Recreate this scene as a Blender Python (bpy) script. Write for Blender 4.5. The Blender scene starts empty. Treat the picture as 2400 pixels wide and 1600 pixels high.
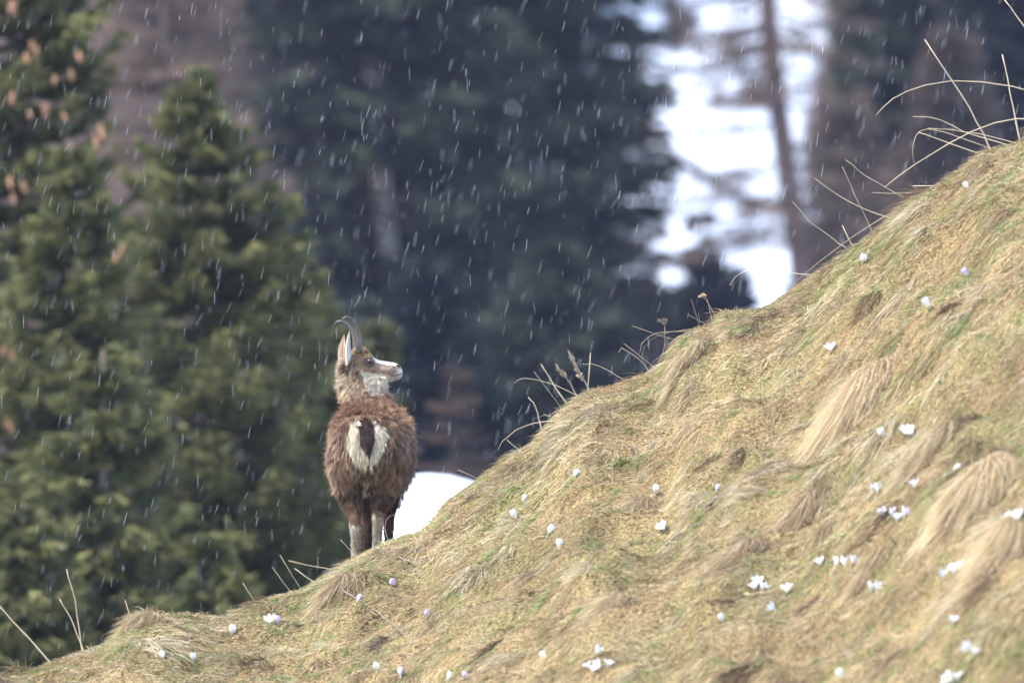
import bpy, math, random
import numpy as np
from mathutils import Vector, Matrix
from mathutils.kdtree import KDTree

S = bpy.context.scene
R = np.random.default_rng(7)
random.seed(7)

# ------------------------------------------------------------------ camera
F = 500 / 36 * 2400            # focal length in pixels of the 2400 px wide photograph
cam_d = bpy.data.cameras.new('camera')
cam_d.lens = 500; cam_d.sensor_width = 36
cam_d.clip_start = 1; cam_d.clip_end = 3000
cam_d.dof.use_dof = True
cam_d.dof.focus_distance = 68.1
cam_d.dof.aperture_fstop = 4.5
cam = bpy.data.objects.new('camera', cam_d)
cam.rotation_euler = (math.radians(90), 0, 0)
S.collection.objects.link(cam)
S.camera = cam

# ------------------------------------------------------------------ light
SUN_EL, SUN_AZ = 56, -105       # azimuth measured from +Y (away from the camera) towards +X
W = bpy.data.worlds.new('World'); S.world = W; W.use_nodes = True
nt = W.node_tree
bg = nt.nodes['Background']
sky = nt.nodes.new('ShaderNodeTexSky'); sky.sky_type = 'NISHITA'; sky.sun_disc = False
sky.sun_elevation = math.radians(SUN_EL); sky.sun_rotation = math.radians(SUN_AZ)
sky.air_density = 1.0; sky.dust_density = 1.0; sky.ozone_density = 1.0
nt.links.new(sky.outputs[0], bg.inputs[0]); bg.inputs[1].default_value = 0.13
sd = bpy.data.lights.new('sun', 'SUN'); sd.energy = 1.7; sd.angle = math.radians(12)
sd.color = (1.0, 0.955, 0.88)
so = bpy.data.objects.new('sun', sd); S.collection.objects.link(so)
so.location = (0, 60, 40)
_e, _a = math.radians(SUN_EL), math.radians(SUN_AZ)
sdir = Vector((math.sin(_a) * math.cos(_e), math.cos(_a) * math.cos(_e), math.sin(_e)))
so.rotation_euler = sdir.to_track_quat('Z', 'Y').to_euler()
S.view_settings.view_transform = 'Standard'; S.view_settings.look = 'None'
S.view_settings.gamma = 1; S.view_settings.use_curve_mapping = False
S.view_settings.exposure = 2.3
S.render.engine = 'CYCLES'
S.cycles.max_bounces = 6; S.cycles.diffuse_bounces = 3; S.cycles.transparent_max_bounces = 8
S.cycles.use_denoising = True

# ------------------------------------------------------------------ helpers
def tag(o, label=None, cat=None, group=None, kind=None):
    for k, v in (('label', label), ('category', cat), ('group', group), ('kind', kind)):
        if v: o[k] = v
    return o

def link(o, parent=None):
    S.collection.objects.link(o)
    if parent is not None: o.parent = parent
    return o

def empty(name, loc=(0, 0, 0)):
    o = bpy.data.objects.new(name, None); o.location = loc; o.empty_display_size = .1
    return link(o)

def mesh(name, V, Fc, mat, col=None, smooth=False):
    """V (N,3), Fc (M,k) uniform faces, col (N,3) linear colour"""
    V = np.asarray(V, np.float32); Fc = np.asarray(Fc, np.int32)
    me = bpy.data.meshes.new(name)
    me.vertices.add(len(V)); me.vertices.foreach_set('co', V.ravel())
    M, k = Fc.shape
    me.loops.add(M * k); me.loops.foreach_set('vertex_index', Fc.ravel())
    me.polygons.add(M); me.polygons.foreach_set('loop_start', np.arange(0, M * k, k, dtype=np.int32))
    if smooth: me.polygons.foreach_set('use_smooth', np.ones(M, bool))
    if col is not None:
        a = me.attributes.new('Col', 'FLOAT_COLOR', 'POINT')
        c = np.ones((len(V), 4), np.float32); c[:, :3] = col
        a.data.foreach_set('color', c.ravel())
    me.materials.append(mat)
    me.update(calc_edges=True)
    return me

def obj(name, me, parent=None, loc=None):
    o = bpy.data.objects.new(name, me); link(o, parent)
    if loc is not None: o.location = loc
    return o

def unit(v):
    return v / np.maximum(np.linalg.norm(v, axis=-1, keepdims=True), 1e-9)

def _h(ix, iy, iz, seed):
    n = (ix * 374761393 + iy * 668265263 + iz * 2147483647 + seed * 1274126177) & 0xffffffff
    n = ((n ^ (n >> 13)) * 1274126177) & 0xffffffff
    n = ((n ^ (n >> 16)) * 2246822519) & 0xffffffff
    return ((n ^ (n >> 15)) & 0xffffff) / float(0xffffff)

def noise(x, y, z=0.0, seed=0):
    """value noise 0..1"""
    x, y, z = np.broadcast_arrays(np.asarray(x, float), np.asarray(y, float), np.asarray(z, float))
    fx, fy, fz = np.floor(x), np.floor(y), np.floor(z)
    ix, iy, iz = fx.astype(np.int64), fy.astype(np.int64), fz.astype(np.int64)
    tx, ty, tz = x - fx, y - fy, z - fz
    tx = tx * tx * (3 - 2 * tx); ty = ty * ty * (3 - 2 * ty); tz = tz * tz * (3 - 2 * tz)
    r = 0
    for a in (0, 1):
        for b in (0, 1):
            for c in (0, 1):
                w = (tx if a else 1 - tx) * (ty if b else 1 - ty) * (tz if c else 1 - tz)
                r = r + w * _h(ix + a, iy + b, iz + c, seed)
    return r

def fbm(x, y, z=0.0, seed=0, o=3):
    r = 0; amp = .5; t = 0
    for i in range(o):
        r = r + amp * noise(np.asarray(x) * 2 ** i, np.asarray(y) * 2 ** i, np.asarray(z) * 2 ** i, seed + i * 17)
        t += amp; amp *= .5
    return r / t

def lerp(a, b, t):
    a = np.asarray(a, float); b = np.asarray(b, float)
    return a + (b - a) * t

def step(x, a, b):
    t = np.clip((x - a) / (b - a), 0, 1); return t * t * (3 - 2 * t)

def blades(root, d, bend, width, side, c0, c1, nseg=2):
    """tapered ribbons: centre line root + d t + bend t^2; colours c0 at the root, c1 at the tip"""
    N = len(root)
    width = np.broadcast_to(width, (N,))
    side = unit(side - (side * unit(d)).sum(1, keepdims=True) * unit(d))
    nv = 2 * nseg + 1
    V = np.empty((N, nv, 3), np.float32); C = np.empty((N, nv, 3), np.float32)
    for k in range(nseg):
        t = k / nseg
        p = root + d * t + bend * t * t
        w = (width * (1 - t) ** .7 * .5)[:, None] * side
        V[:, 2 * k] = p - w; V[:, 2 * k + 1] = p + w
        C[:, 2 * k] = C[:, 2 * k + 1] = c0 + (c1 - c0) * t
    V[:, -1] = root + d + bend; C[:, -1] = c1
    f = []
    for k in range(nseg - 1):
        a = 2 * k; f += [(a, a + 1, a + 3), (a, a + 3, a + 2)]
    a = 2 * (nseg - 1); f.append((a, a + 1, a + 2))
    f = np.array(f, np.int32)
    Fc = (np.arange(N, dtype=np.int32)[:, None, None] * nv + f[None]).reshape(-1, 3)
    return V.reshape(-1, 3), Fc, C.reshape(-1, 3)

def join(parts):
    V, Fc, C, n = [], [], [], 0
    for v, f, c in parts:
        V.append(v); Fc.append(np.asarray(f) + n); C.append(c); n += len(v)
    return np.concatenate(V), np.concatenate(Fc), np.concatenate(C)

def spline(pts, n):
    """Catmull-Rom through rows of pts (any number of columns)"""
    P = np.asarray(pts, float)
    if len(P) == 2:
        t = np.linspace(0, 1, n)[:, None]; return P[0] * (1 - t) + P[1] * t
    Q = np.vstack([2 * P[0] - P[1], P, 2 * P[-1] - P[-2]])
    out = []
    for s in np.linspace(0, len(P) - 1 - 1e-6, n):
        i = int(s); t = s - i
        a, b, c, d = Q[i:i + 4]
        out.append(.5 * (2 * b + (c - a) * t + (2 * a - 5 * b + 4 * c - d) * t * t + (3 * b - a - 3 * c + d) * t ** 3))
    return np.array(out)

def tube(P, r, sides=6, col=(.1, .1, .1), caps=True):
    """quads as pairs of triangles; r per point"""
    P = np.asarray(P, float); n = len(P); r = np.broadcast_to(r, (n,))
    T = unit(np.gradient(P, axis=0))
    up = np.array([0, 1., 0]) if abs(T[0][1]) < .8 else np.array([1., 0, 0])
    V = []
    for i in range(n):
        a = unit(np.cross(T[i], up)); b = np.cross(a, T[i]); up = b
        for k in range(sides):
            q = 2 * math.pi * k / sides
            V.append(P[i] + (a * math.cos(q) + b * math.sin(q)) * r[i])
    Fc = []
    for i in range(n - 1):
        for k in range(sides):
            a, b = i * sides + k, i * sides + (k + 1) % sides
            Fc += [(a, b, b + sides), (a, b + sides, a + sides)]
    if caps:
        for i0, rev in ((0, True), ((n - 1) * sides, False)):
            V.append(P[0] if rev else P[-1]); c = len(V) - 1
            for k in range(sides):
                a, b = i0 + k, i0 + (k + 1) % sides
                Fc.append((b, a, c) if rev else (a, b, c))
    V = np.array(V); C = np.broadcast_to(np.asarray(col, float), (len(V), 3)) if np.ndim(col) == 1 else None
    if C is None:
        C = np.repeat(np.asarray(col), sides, 0)
        if caps: C = np.vstack([C, col[0], col[-1]])
    return V, np.array(Fc, np.int32), np.array(C)

def ellipsoid(c, r, nu=16, nv=10, col=(.5, .5, .5), rot=None):
    V, Fc = [], []
    for j in range(nv + 1):
        th = math.pi * j / nv
        for i in range(nu):
            ph = 2 * math.pi * i / nu
            V.append((math.sin(th) * math.cos(ph) * r[0], math.sin(th) * math.sin(ph) * r[1], math.cos(th) * r[2]))
    for j in range(nv):
        for i in range(nu):
            a, b = j * nu + i, j * nu + (i + 1) % nu
            Fc += [(a, a + nu, b + nu), (a, b + nu, b)]
    V = np.array(V)
    if rot is not None: V = V @ np.array(rot).T
    V = V + np.asarray(c)
    return V, np.array(Fc, np.int32), np.broadcast_to(np.asarray(col, float), (len(V), 3)).copy()

def inpoly(u, v, poly):
    r = np.zeros(u.shape, bool); n = len(poly)
    for i in range(n):
        x1, y1 = poly[i]; x2, y2 = poly[(i + 1) % n]
        c = ((y1 > v) != (y2 > v))
        with np.errstate(divide='ignore', invalid='ignore'):
            r ^= c & (u < (x2 - x1) * (v - y1) / (y2 - y1 + 1e-12) + x1)
    return r

def P3(u, v, y):
    return np.array([(u - 1200) * y / F, y, (800 - v) * y / F])

# ------------------------------------------------------------------ materials
def mat(name, rough=.8, spec=.2, trans=0.0, colour=None, bump=None, sheen=0.0, coat=0):
    m = bpy.data.materials.new(name); m.use_nodes = True
    t = m.node_tree; p = t.nodes['Principled BSDF']
    p.inputs['Roughness'].default_value = rough
    p.inputs['Specular IOR Level'].default_value = spec
    if colour is None:
        a = t.nodes.new('ShaderNodeAttribute'); a.attribute_name = 'Col'
        src = a.outputs['Color']
        t.links.new(src, p.inputs['Base Color'])
    else:
        p.inputs['Base Color'].default_value = (*colour, 1)
    if sheen:
        p.inputs['Sheen Weight'].default_value = sheen
    if trans:
        tr = t.nodes.new('ShaderNodeBsdfTranslucent'); mx = t.nodes.new('ShaderNodeMixShader')
        mx.inputs[0].default_value = trans
        if colour is None: t.links.new(src, tr.inputs[0])
        else: tr.inputs[0].default_value = (*colour, 1)
        t.links.new(p.outputs[0], mx.inputs[1]); t.links.new(tr.outputs[0], mx.inputs[2])
        t.links.new(mx.outputs[0], t.nodes['Material Output'].inputs['Surface'])
    if bump:
        n = t.nodes.new('ShaderNodeTexNoise'); n.inputs['Scale'].default_value = bump[0]; n.inputs['Detail'].default_value = 6
        g = t.nodes.new('ShaderNodeNewGeometry'); t.links.new(g.outputs['Position'], n.inputs['Vector'])
        b = t.nodes.new('ShaderNodeBump'); b.inputs['Strength'].default_value = bump[1]; b.inputs['Distance'].default_value = bump[2]
        t.links.new(n.outputs[0], b.inputs['Height']); t.links.new(b.outputs[0], p.inputs['Normal'])
    return m

M_soil = mat('matted_soil', .95, .1, bump=(60, .6, .02))
M_grass = mat('grass_blades', .7, .25, .28)
M_stalk = mat('dry_stalk', .6, .3, .1)
M_snow = mat('snow', .7, .2, bump=(3, .4, .1))
M_slope = mat('forest_floor', .95, .1, bump=(2, .5, .2))
M_fol = mat('conifer_needles', .75, .15, .15)
M_bark = mat('bark', .9, .15, bump=(12, .6, .03))
M_twig = mat('bare_twigs', .85, .15, .05)
M_fur = mat('fur', .62, .28, .12)
M_skin = mat('coat_base', .85, .1)
M_horn = mat('horn_keratin', .42, .45)
M_eye = mat('eye', .08, .8)
M_petal = mat('crocus_petal', .55, .25, .3)
M_cone = mat('cone', .8, .2)
M_sleet = mat('sleet', .35, .5, .35, colour=(.92, .95, 1.0))

t_ = M_soil.node_tree; p_ = t_.nodes['Principled BSDF']; at_ = [n for n in t_.nodes if n.type == 'ATTRIBUTE'][0]
g_ = t_.nodes.new('ShaderNodeNewGeometry'); mp = t_.nodes.new('ShaderNodeMapping'); mp.inputs['Rotation'].default_value = (0, .6, .4); mp.inputs['Scale'].default_value = (55, 150, 150)
nz_ = t_.nodes.new('ShaderNodeTexNoise'); nz_.inputs['Scale'].default_value = 1.0; nz_.inputs['Detail'].default_value = 5
cr = t_.nodes.new('ShaderNodeValToRGB'); e_ = cr.color_ramp.elements; e_[0].position = .36; e_[0].color = (.25, .22, .18, 1); e_[1].position = .68; e_[1].color = (2.9, 2.85, 2.5, 1)
mx_ = t_.nodes.new('ShaderNodeMix'); mx_.data_type = 'RGBA'; mx_.blend_type = 'MULTIPLY'; mx_.inputs[0].default_value = 1
t_.links.new(g_.outputs['Position'], mp.inputs['Vector']); t_.links.new(mp.outputs[0], nz_.inputs['Vector']); t_.links.new(nz_.outputs[0], cr.inputs[0])
t_.links.new(at_.outputs['Color'], mx_.inputs[6]); t_.links.new(cr.outputs[0], mx_.inputs[7]); t_.links.new(mx_.outputs[2], p_.inputs['Base Color'])

# ------------------------------------------------------------------ terrain
EDGE = [(-400, 1700), (-150, 1640), (0, 1592), (60, 1570), (110, 1552), (200, 1530), (260, 1500), (300, 1468), (345, 1452), (400, 1438), (500, 1447),
        (545, 1442), (600, 1412), (660, 1392), (720, 1378), (760, 1350), (800, 1328), (850, 1304), (900, 1275), (950, 1258), (990, 1245), (1020, 1215),
        (1060, 1165), (1100, 1140), (1140, 1112), (1180, 1080), (1220, 1055), (1260, 1030), (1290, 995), (1320, 958), (1360, 925),
        (1400, 912), (1450, 903), (1500, 885), (1545, 868), (1575, 838), (1590, 800), (1620, 780), (1680, 762), (1700, 730),
        (1740, 732), (1790, 724), (1830, 700), (1880, 668), (1940, 622), (2000, 585), (2060, 540), (2110, 492), (2160, 455),
        (2220, 425), (2270, 392), (2300, 358), (2350, 345), (2400, 330), (2500, 285), (2700, 200), (3000, 60), (3600, -200)]
_YU = [(-800, 64), (0, 65.2), (300, 66.2), (700, 67.4), (850, 67.6), (1300, 68.2), (1650, 68.2), (1900, 67.6), (2400, 66.0), (3600, 64)]
_eu = np.array([e[0] for e in EDGE], float)
_ey = np.interp(_eu, [a for a, _ in _YU], [b for _, b in _YU])
_ex = (_eu - 1200) * _ey / F
_ez = (800 - np.array([e[1] for e in EDGE], float)) * _ey / F
_fx = np.concatenate([[-60], _ex, [60]]); _fy = np.concatenate([[64], _ey, [64]])
_fz = np.concatenate([[-16], _ez, [14]])

def Yc(x): return np.interp(x, _fx, _fy)
def Zc(x): return np.interp(x, _fx, _fz)

def bumps(x, y):
    # tussocks and little terraces, stretched along the slope contour
    a = fbm(x * 2.4 + .8 * y, y * 1.2, seed=3) - .5
    r = fbm(x * 1.1 - y * .7, y * 2.2 + x * .9, seed=9)
    ridge = 1 - np.abs(2 * r - 1)
    return a * .19 + (ridge - .7) * .15 + (noise(x * 9, y * 5, seed=5) - .5) * .045 + (noise(x * 14, y * 8, seed=8) - .5) * .035 + (noise(x * 5 + y * 2, y * 3, seed=6) - .5) * .06

def H(x, y):
    x = np.asarray(x, float); y = np.asarray(y, float)
    t = Yc(x) - y
    tf = np.maximum(t, 0); q = np.maximum(-t, 0)
    s = np.interp(x, [-3, 0, 2.4, 8], [.15, .15, .185, .22])
    fwd = s * (np.sqrt(tf ** 2 + .3 ** 2) - .3)
    back = .14 * q + .34 * (np.sqrt(np.maximum(q - 1.7, 0) ** 2 + .8 ** 2) - .8)
    z = Zc(x) - fwd - back
    z = z + bumps(x, y) * step(t, .05, 1.4) + (noise(x * 8, y * 5, seed=5) - .5) * .025
    # the dip and the bank the photographer stands on
    near = -1.75 - .02 * x
    z = lerp(z, near, step(-y, -42, -12))
    return z

def hit(u, v):
    ys = np.arange(45, 70, .02)
    xs = (u - 1200) * ys / F; zr = (800 - v) * ys / F
    k = np.nonzero(H(xs, ys) > zr)[0]
    i = k[0] if len(k) else np.argmin(zr - H(xs, ys))
    return np.array([xs[i], ys[i], float(H(xs[i], ys[i]))])

def grid(xs, ys, fz):
    X, Y = np.meshgrid(xs, ys)
    Z = fz(X, Y)
    nx, ny = len(xs), len(ys)
    V = np.stack([X, Y, Z], -1).reshape(-1, 3)
    i = np.arange((nx - 1) * (ny - 1)); r, c = i // (nx - 1), i % (nx - 1)
    a = r * nx + c
    return V, np.stack([a, a + 1, a + nx + 1, a + nx], 1)

def soilcol(V):
    n = fbm(V[:, 0] * 6, V[:, 1] * 4, seed=21)[:, None]
    g = step(fbm(V[:, 0] * 2, V[:, 1] * 1.3, seed=31), .45, .65)[:, None]
    c = lerp((.045, .032, .018), (.19, .14, .075), n)
    return lerp(c, (.06, .075, .03), g * .3)

xs = np.concatenate([np.arange(-30, -4, .8), np.arange(-4, 4.6, .042), np.arange(4.6, 30, .8)])
ys = np.concatenate([np.arange(-6, 48, 1.0), np.arange(48, 71, .07), np.arange(71, 80, .5)])
V, Fc = grid(xs, ys, H)
tag(obj('hillside', mesh('hillside', V, Fc, M_soil, soilcol(V), True)), 'steep hillside of matted dry and fresh green grass', kind='structure')

# snow-covered shoulder behind the ridge, the valley and the mountainside
def Hmid(x, y):
    x = np.asarray(x, float); y = np.asarray(y, float)
    base = -7.0 + .6 * (fbm(x * .15, y * .15, seed=41) - .5)
    k = (1 - step(np.abs(y - 100), 3, 22))
    top = np.interp(x, [-4, -2.2, -1.1, -.99, -.93, -.85, -.5, -.27, 0, 3, 12], [-6.5, -4.2, -2.2, -1.45, -1.05, -.96, -.95, -1.02, -1.12, -.9, .5])
    top = top + .08 * (fbm(x * 1.3, y * .5, seed=44) - .5)
    z = lerp(base, top, k)
    z = np.minimum(z, H(x, np.full_like(x, 79.)) - .3 + np.maximum(y - 79, 0) * .3) if False else z
    return z + step(-y, -80, -60) * -2

xs = np.concatenate([np.arange(-90, -6, 3), np.arange(-6, 6, .15), np.arange(6, 90, 3)])
ys = np.concatenate([np.arange(68, 120, .5), np.arange(120, 300, 4)])
V, Fc = grid(xs, ys, Hmid)
sn = step(V[:, 2] + .6 * (fbm(V[:, 0] * 1.1, V[:, 1] * .35, seed=51) - .5), -2.6, -2.0) * (V[:, 1] < 118)
sn2 = step(fbm(V[:, 0] * .25, V[:, 1] * .08, seed=52), .56, .6) * (V[:, 1] > 130) * (V[:, 0] > 1.5)
sn = np.clip(sn + sn2, 0, 1)[:, None]
fl = lerp((.04, .028, .022), (.09, .06, .045), fbm(V[:, 0], V[:, 1] * .3, seed=53)[:, None])
tag(obj('valley_floor', mesh('valley_floor', V, Fc, M_snow, lerp(fl, lerp((.42, .45, .50), (.66, .70, .76), step(fbm(V[:, 0] * 3, V[:, 1] * 1.2, seed=54), .32, .5)[:, None]), sn), True)), 'snowy shoulder and litter covered valley floor behind the ridge', kind='structure')

def Hmt(x, y):
    x = np.asarray(x, float); y = np.asarray(y, float)
    z = -9 + .62 * (y - 268) + 1.5 * (fbm(x * .12, y * .1, seed=61) - .5)
    return np.where(y < 268, -9, z)
xs = np.concatenate([np.arange(-160, -16, 5), np.arange(-16, 18, .2), np.arange(18, 165, 5)])
ys = np.concatenate([np.arange(262, 312, .25), np.arange(312, 700, 6)])
V, Fc = grid(xs, ys, Hmt)
uu = 1200 + V[:, 0] * F / V[:, 1]
sn = step(uu + 130 * (fbm(V[:, 0] * .9, V[:, 2] * .5, seed=71) - .5), 1330, 1380) * (1 - step(uu + 200 * (fbm(V[:, 0] * .9, V[:, 2] * .6, seed=72) - .5), 1885, 1930))
holes = step(fbm(V[:, 0] * 1.2, V[:, 2] * 1.4, seed=73), .62, .66)
sn = sn * (1 - holes * step(V[:, 2], 2.6, 3.2))
sn2 = step(fbm(V[:, 0] * .5, V[:, 2] * .45, seed=74), .64, .68) * (uu > 1080) + step(-np.hypot(uu - 655, (800 - V[:, 2] * F / V[:, 1]) - 50), -60, -30)
sn = np.clip(sn + sn2, 0, 1)[:, None]
fl = lerp((.03, .022, .02), (.085, .058, .045), fbm(V[:, 0] * .8, V[:, 2] * .8, seed=75)[:, None])
tag(obj('mountainside', mesh('mountainside', V, Fc, M_slope, lerp(fl, lerp((.40, .44, .52), (.66, .70, .78), fbm(V[:, 0] * .9, V[:, 2] * 1.1, seed=76)[:, None]), sn), True)), 'forested mountainside with melting snow field', kind='structure')

# ------------------------------------------------------------------ grass cover
def downhill(x, y):
    e = .12
    gx = (H(x + e, y) - H(x - e, y)) / (2 * e); gy = (H(x, y + e) - H(x, y - e)) / (2 * e)
    return gx, gy

def turf(nt, per, kind):
    """grass grows in little tufts: every tuft has its own lean, length and colour"""
    x = R.uniform(-3.1, 3.4, nt * 4)
    t = np.where(R.random(nt * 4) < .28, R.uniform(-1.2, 1.5, nt * 4), R.uniform(0, 13.5, nt * 4))
    y = Yc(x) - t
    vv = 800 - H(x, y) * F / y
    ok = (vv < 1720) & (y > 50)
    if kind == 'green': ok &= R.random(nt * 4) < .22 + .8 * step(fbm(x * 4.5, y * 3, seed=31), .46, .66)
    else: ok &= R.random(nt * 4) < 1 - .35 * step(fbm(x * 4.5, y * 3, seed=31), .50, .7)
    x, y = x[ok][:nt], y[ok][:nt]; m = len(x)
    gx, gy = downhill(x, y); g = unit(np.stack([-gx, -gy - .10], 1))
    az = (fbm(x * 3, y * 2, seed=37) - .5) * 3.0 + R.normal(0, .95, m)
    ca, sa = np.cos(az), np.sin(az)
    dx = g[:, 0] * ca - g[:, 1] * sa; dy = g[:, 0] * sa + g[:, 1] * ca
    tang = np.stack([dx, dy, gx * dx + gy * dy], 1)
    rise = np.where(R.random(m) < .22, R.uniform(.9, 2.2, m), R.uniform(.05, .9, m) ** 1.4)
    size = R.uniform(.6, 1.3, m) * (.7 + .6 * fbm(x * 2.2, y * 1.5, seed=38))
    j = R.random((m, 1)); tint = fbm(x * 4, y * 3, seed=39)[:, None]; patch = fbm(x * 1.1, y * .8, seed=77)[:, None]
    if kind == 'green':
        c0 = lerp((.07, .09, .03), (.15, .18, .06), j); c1 = lerp((.15, .23, .06), (.42, .50, .17), np.clip(tint * .5 + j * .5, 0, 1))
        L0, rad = .046, .030
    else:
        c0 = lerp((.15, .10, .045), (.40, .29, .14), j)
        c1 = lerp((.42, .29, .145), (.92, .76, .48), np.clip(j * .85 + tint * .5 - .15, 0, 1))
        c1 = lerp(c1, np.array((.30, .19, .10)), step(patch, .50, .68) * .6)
        k = R.random((m, 1)); c1 = np.where(k < .06, (.40, .19, .07), c1); c1 = np.where((k > .06) & (k < .15), (.55, .50, .43), c1)
        k = (R.random((m, 1)) < .10 + .35 * step(fbm(x * 3.2, y * 2.2, seed=88), .56, .68)[:, None]); c1 = np.where(k, c1 * .30, c1)
        L0, rad = .062, .050
    i = np.repeat(np.arange(m), per); n = len(i)
    rx = x[i] + R.normal(0, rad, n) * .8; ry = y[i] + R.normal(0, rad, n)
    root = np.stack([rx, ry, H(rx, ry) - .004], 1)
    L = (L0 * size[i] * R.uniform(.5, 1.25, n))[:, None]
    up = (rise[i] * R.uniform(.5, 1.4, n))[:, None]
    if kind == 'green': up = up + .5
    d = unit(tang[i] + np.array([0, 0, 1.]) * up + R.normal(0, .28, (n, 3)) * (1, 1, .6)) * L
    bend = (tang[i] * .3 - np.array([0, 0, 1.]) * (.15 + up * .35)) * L
    jj = R.uniform(.75, 1.25, (n, 1))
    w = R.uniform(.0022, .0058, n)
    side = R.normal(0, 1, (n, 3)); side[:, 2] *= .5
    return blades(root, d, bend, w, side, c0[i] * jj, np.clip(c1[i] * jj, 0, .9))

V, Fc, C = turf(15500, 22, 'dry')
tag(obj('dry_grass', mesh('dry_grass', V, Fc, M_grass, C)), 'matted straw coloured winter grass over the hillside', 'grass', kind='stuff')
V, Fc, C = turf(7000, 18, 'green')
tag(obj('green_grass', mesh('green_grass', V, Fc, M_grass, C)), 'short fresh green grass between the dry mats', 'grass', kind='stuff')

GOLD = ((.42, .30, .16), (.84, .70, .46)); BRN = ((.16, .11, .06), (.80, .62, .38)); STRAW = ((.34, .25, .13), (.70, .58, .38))
def tussock(u, v, size, n, c_lo, c_hi, label, lean=1.0):
    dome = .42 if c_lo is GOLD[0] else .24
    if c_lo is BRN[0]: n = int(n * .6)
    p = hit(u, v); e = empty('grass_tussock', p)
    tag(e, label, 'tussock', 'grass tussocks on the hillside')
    x0, y0 = p[0], p[1]
    gx, gy = downhill(np.array([x0]), np.array([y0]))
    g = unit(np.array([-gx[0], -gy[0] - .2])); g3 = np.array([g[0], g[1], gx[0] * g[0] + gy[0] * g[1]])
    a = R.uniform(0, 2 * math.pi, n); rr = R.random(n) ** .6 * size * .5
    x = x0 + np.cos(a) * rr * 1.1; y = y0 + np.sin(a) * rr * .5
    z = H(x, y) + dome * size * (1 - (rr / (size * .45)) ** 2)
    root = np.stack([x, y, z], 1) - p
    out = np.stack([np.cos(a), np.sin(a), np.zeros(n)], 1)
    L = (R.uniform(.25, 1.0, n) * size * .75)[:, None]
    clump = (noise(np.cos(a) * 4, np.sin(a) * 4, rr * 20, seed=81) - .5)[:, None]
    d = unit(g3 * lean * .8 + out * .7 + np.array([0, 0, .35]) + clump * .6 + R.normal(0, .30, (n, 3))) * L * .72
    bend = (g3 * lean * .5 - np.array([0, 0, .8])) * L * .42
    j = R.random((n, 1))
    s = R.normal(0, 1, (n, 3))
    V, Fc, C = blades(root, d, bend, R.uniform(.002, .004, n), s, lerp(c_lo, c_hi, j * .4), lerp(c_lo, c_hi, .3 + .7 * j), 3)
    obj('long_blades', mesh('long_blades', V, Fc, M_grass, C), e)
    a = R.uniform(0, 2 * math.pi, n // 3); q = n // 3
    r0 = np.stack([x0 + np.cos(a) * size * .4, y0 + np.sin(a) * size * .45, np.zeros(q)], 1)
    r0[:, 2] = H(r0[:, 0], r0[:, 1]); r0 -= p
    V, Fc, C = blades(r0, R.normal(0, 1, (q, 3)) * (.03, .03, .01) + (0, 0, .04), R.normal(0, .01, (q, 3)), R.uniform(.003, .005, q), R.normal(0, 1, (q, 3)),
                      lerp((.10, .07, .04), (.2, .13, .07), R.random((q, 1))), lerp((.2, .14, .07), (.5, .38, .22), R.random((q, 1))))
    obj('dead_base', mesh('dead_base', V, Fc, M_grass, C), e)

tussock(2010, 960, .36, 2600, *GOLD, 'large golden combed tussock beside white crocuses high on the slope')
tussock(2290, 1175, .34, 2200, *GOLD, 'pale golden tussock beside the snow-white blooms at the slope edge')
tussock(2190, 1050, .26, 1300, *STRAW, 'straw tussock just below the large golden combed one')
tussock(350, 1465, .22, 1100, *STRAW, 'drooping straw tussock on the lowest stretch of the crest')
tussock(1880, 1200, .24, 1200, *BRN, 'dark brown shaggy tussock downhill of the crocus cluster')
tussock(1740, 1310, .26, 1300, *BRN, 'dull brown tussock above the upright white crocus')
tussock(800, 1375, .22, 1100, *BRN, 'low brown mossy tussock on the crest downhill of the chamois')
tussock(1440, 1420, .20, 900, *STRAW, 'sandy tussock low in the middle of the slope')
tussock(2355, 1290, .30, 1500, *GOLD, 'golden tussock under the row of open blooms at the slope edge')
tussock(1620, 830, .18, 800, *STRAW, 'small straw tussock on the bump beside the umbel stem')
tussock(2050, 1330, .22, 900, *BRN, 'low brown tussock beneath the row of four crocuses')
tussock(1500, 1190, .20, 900, *BRN, 'greyish brown flattened tussock beside the fallen twigs')

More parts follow.
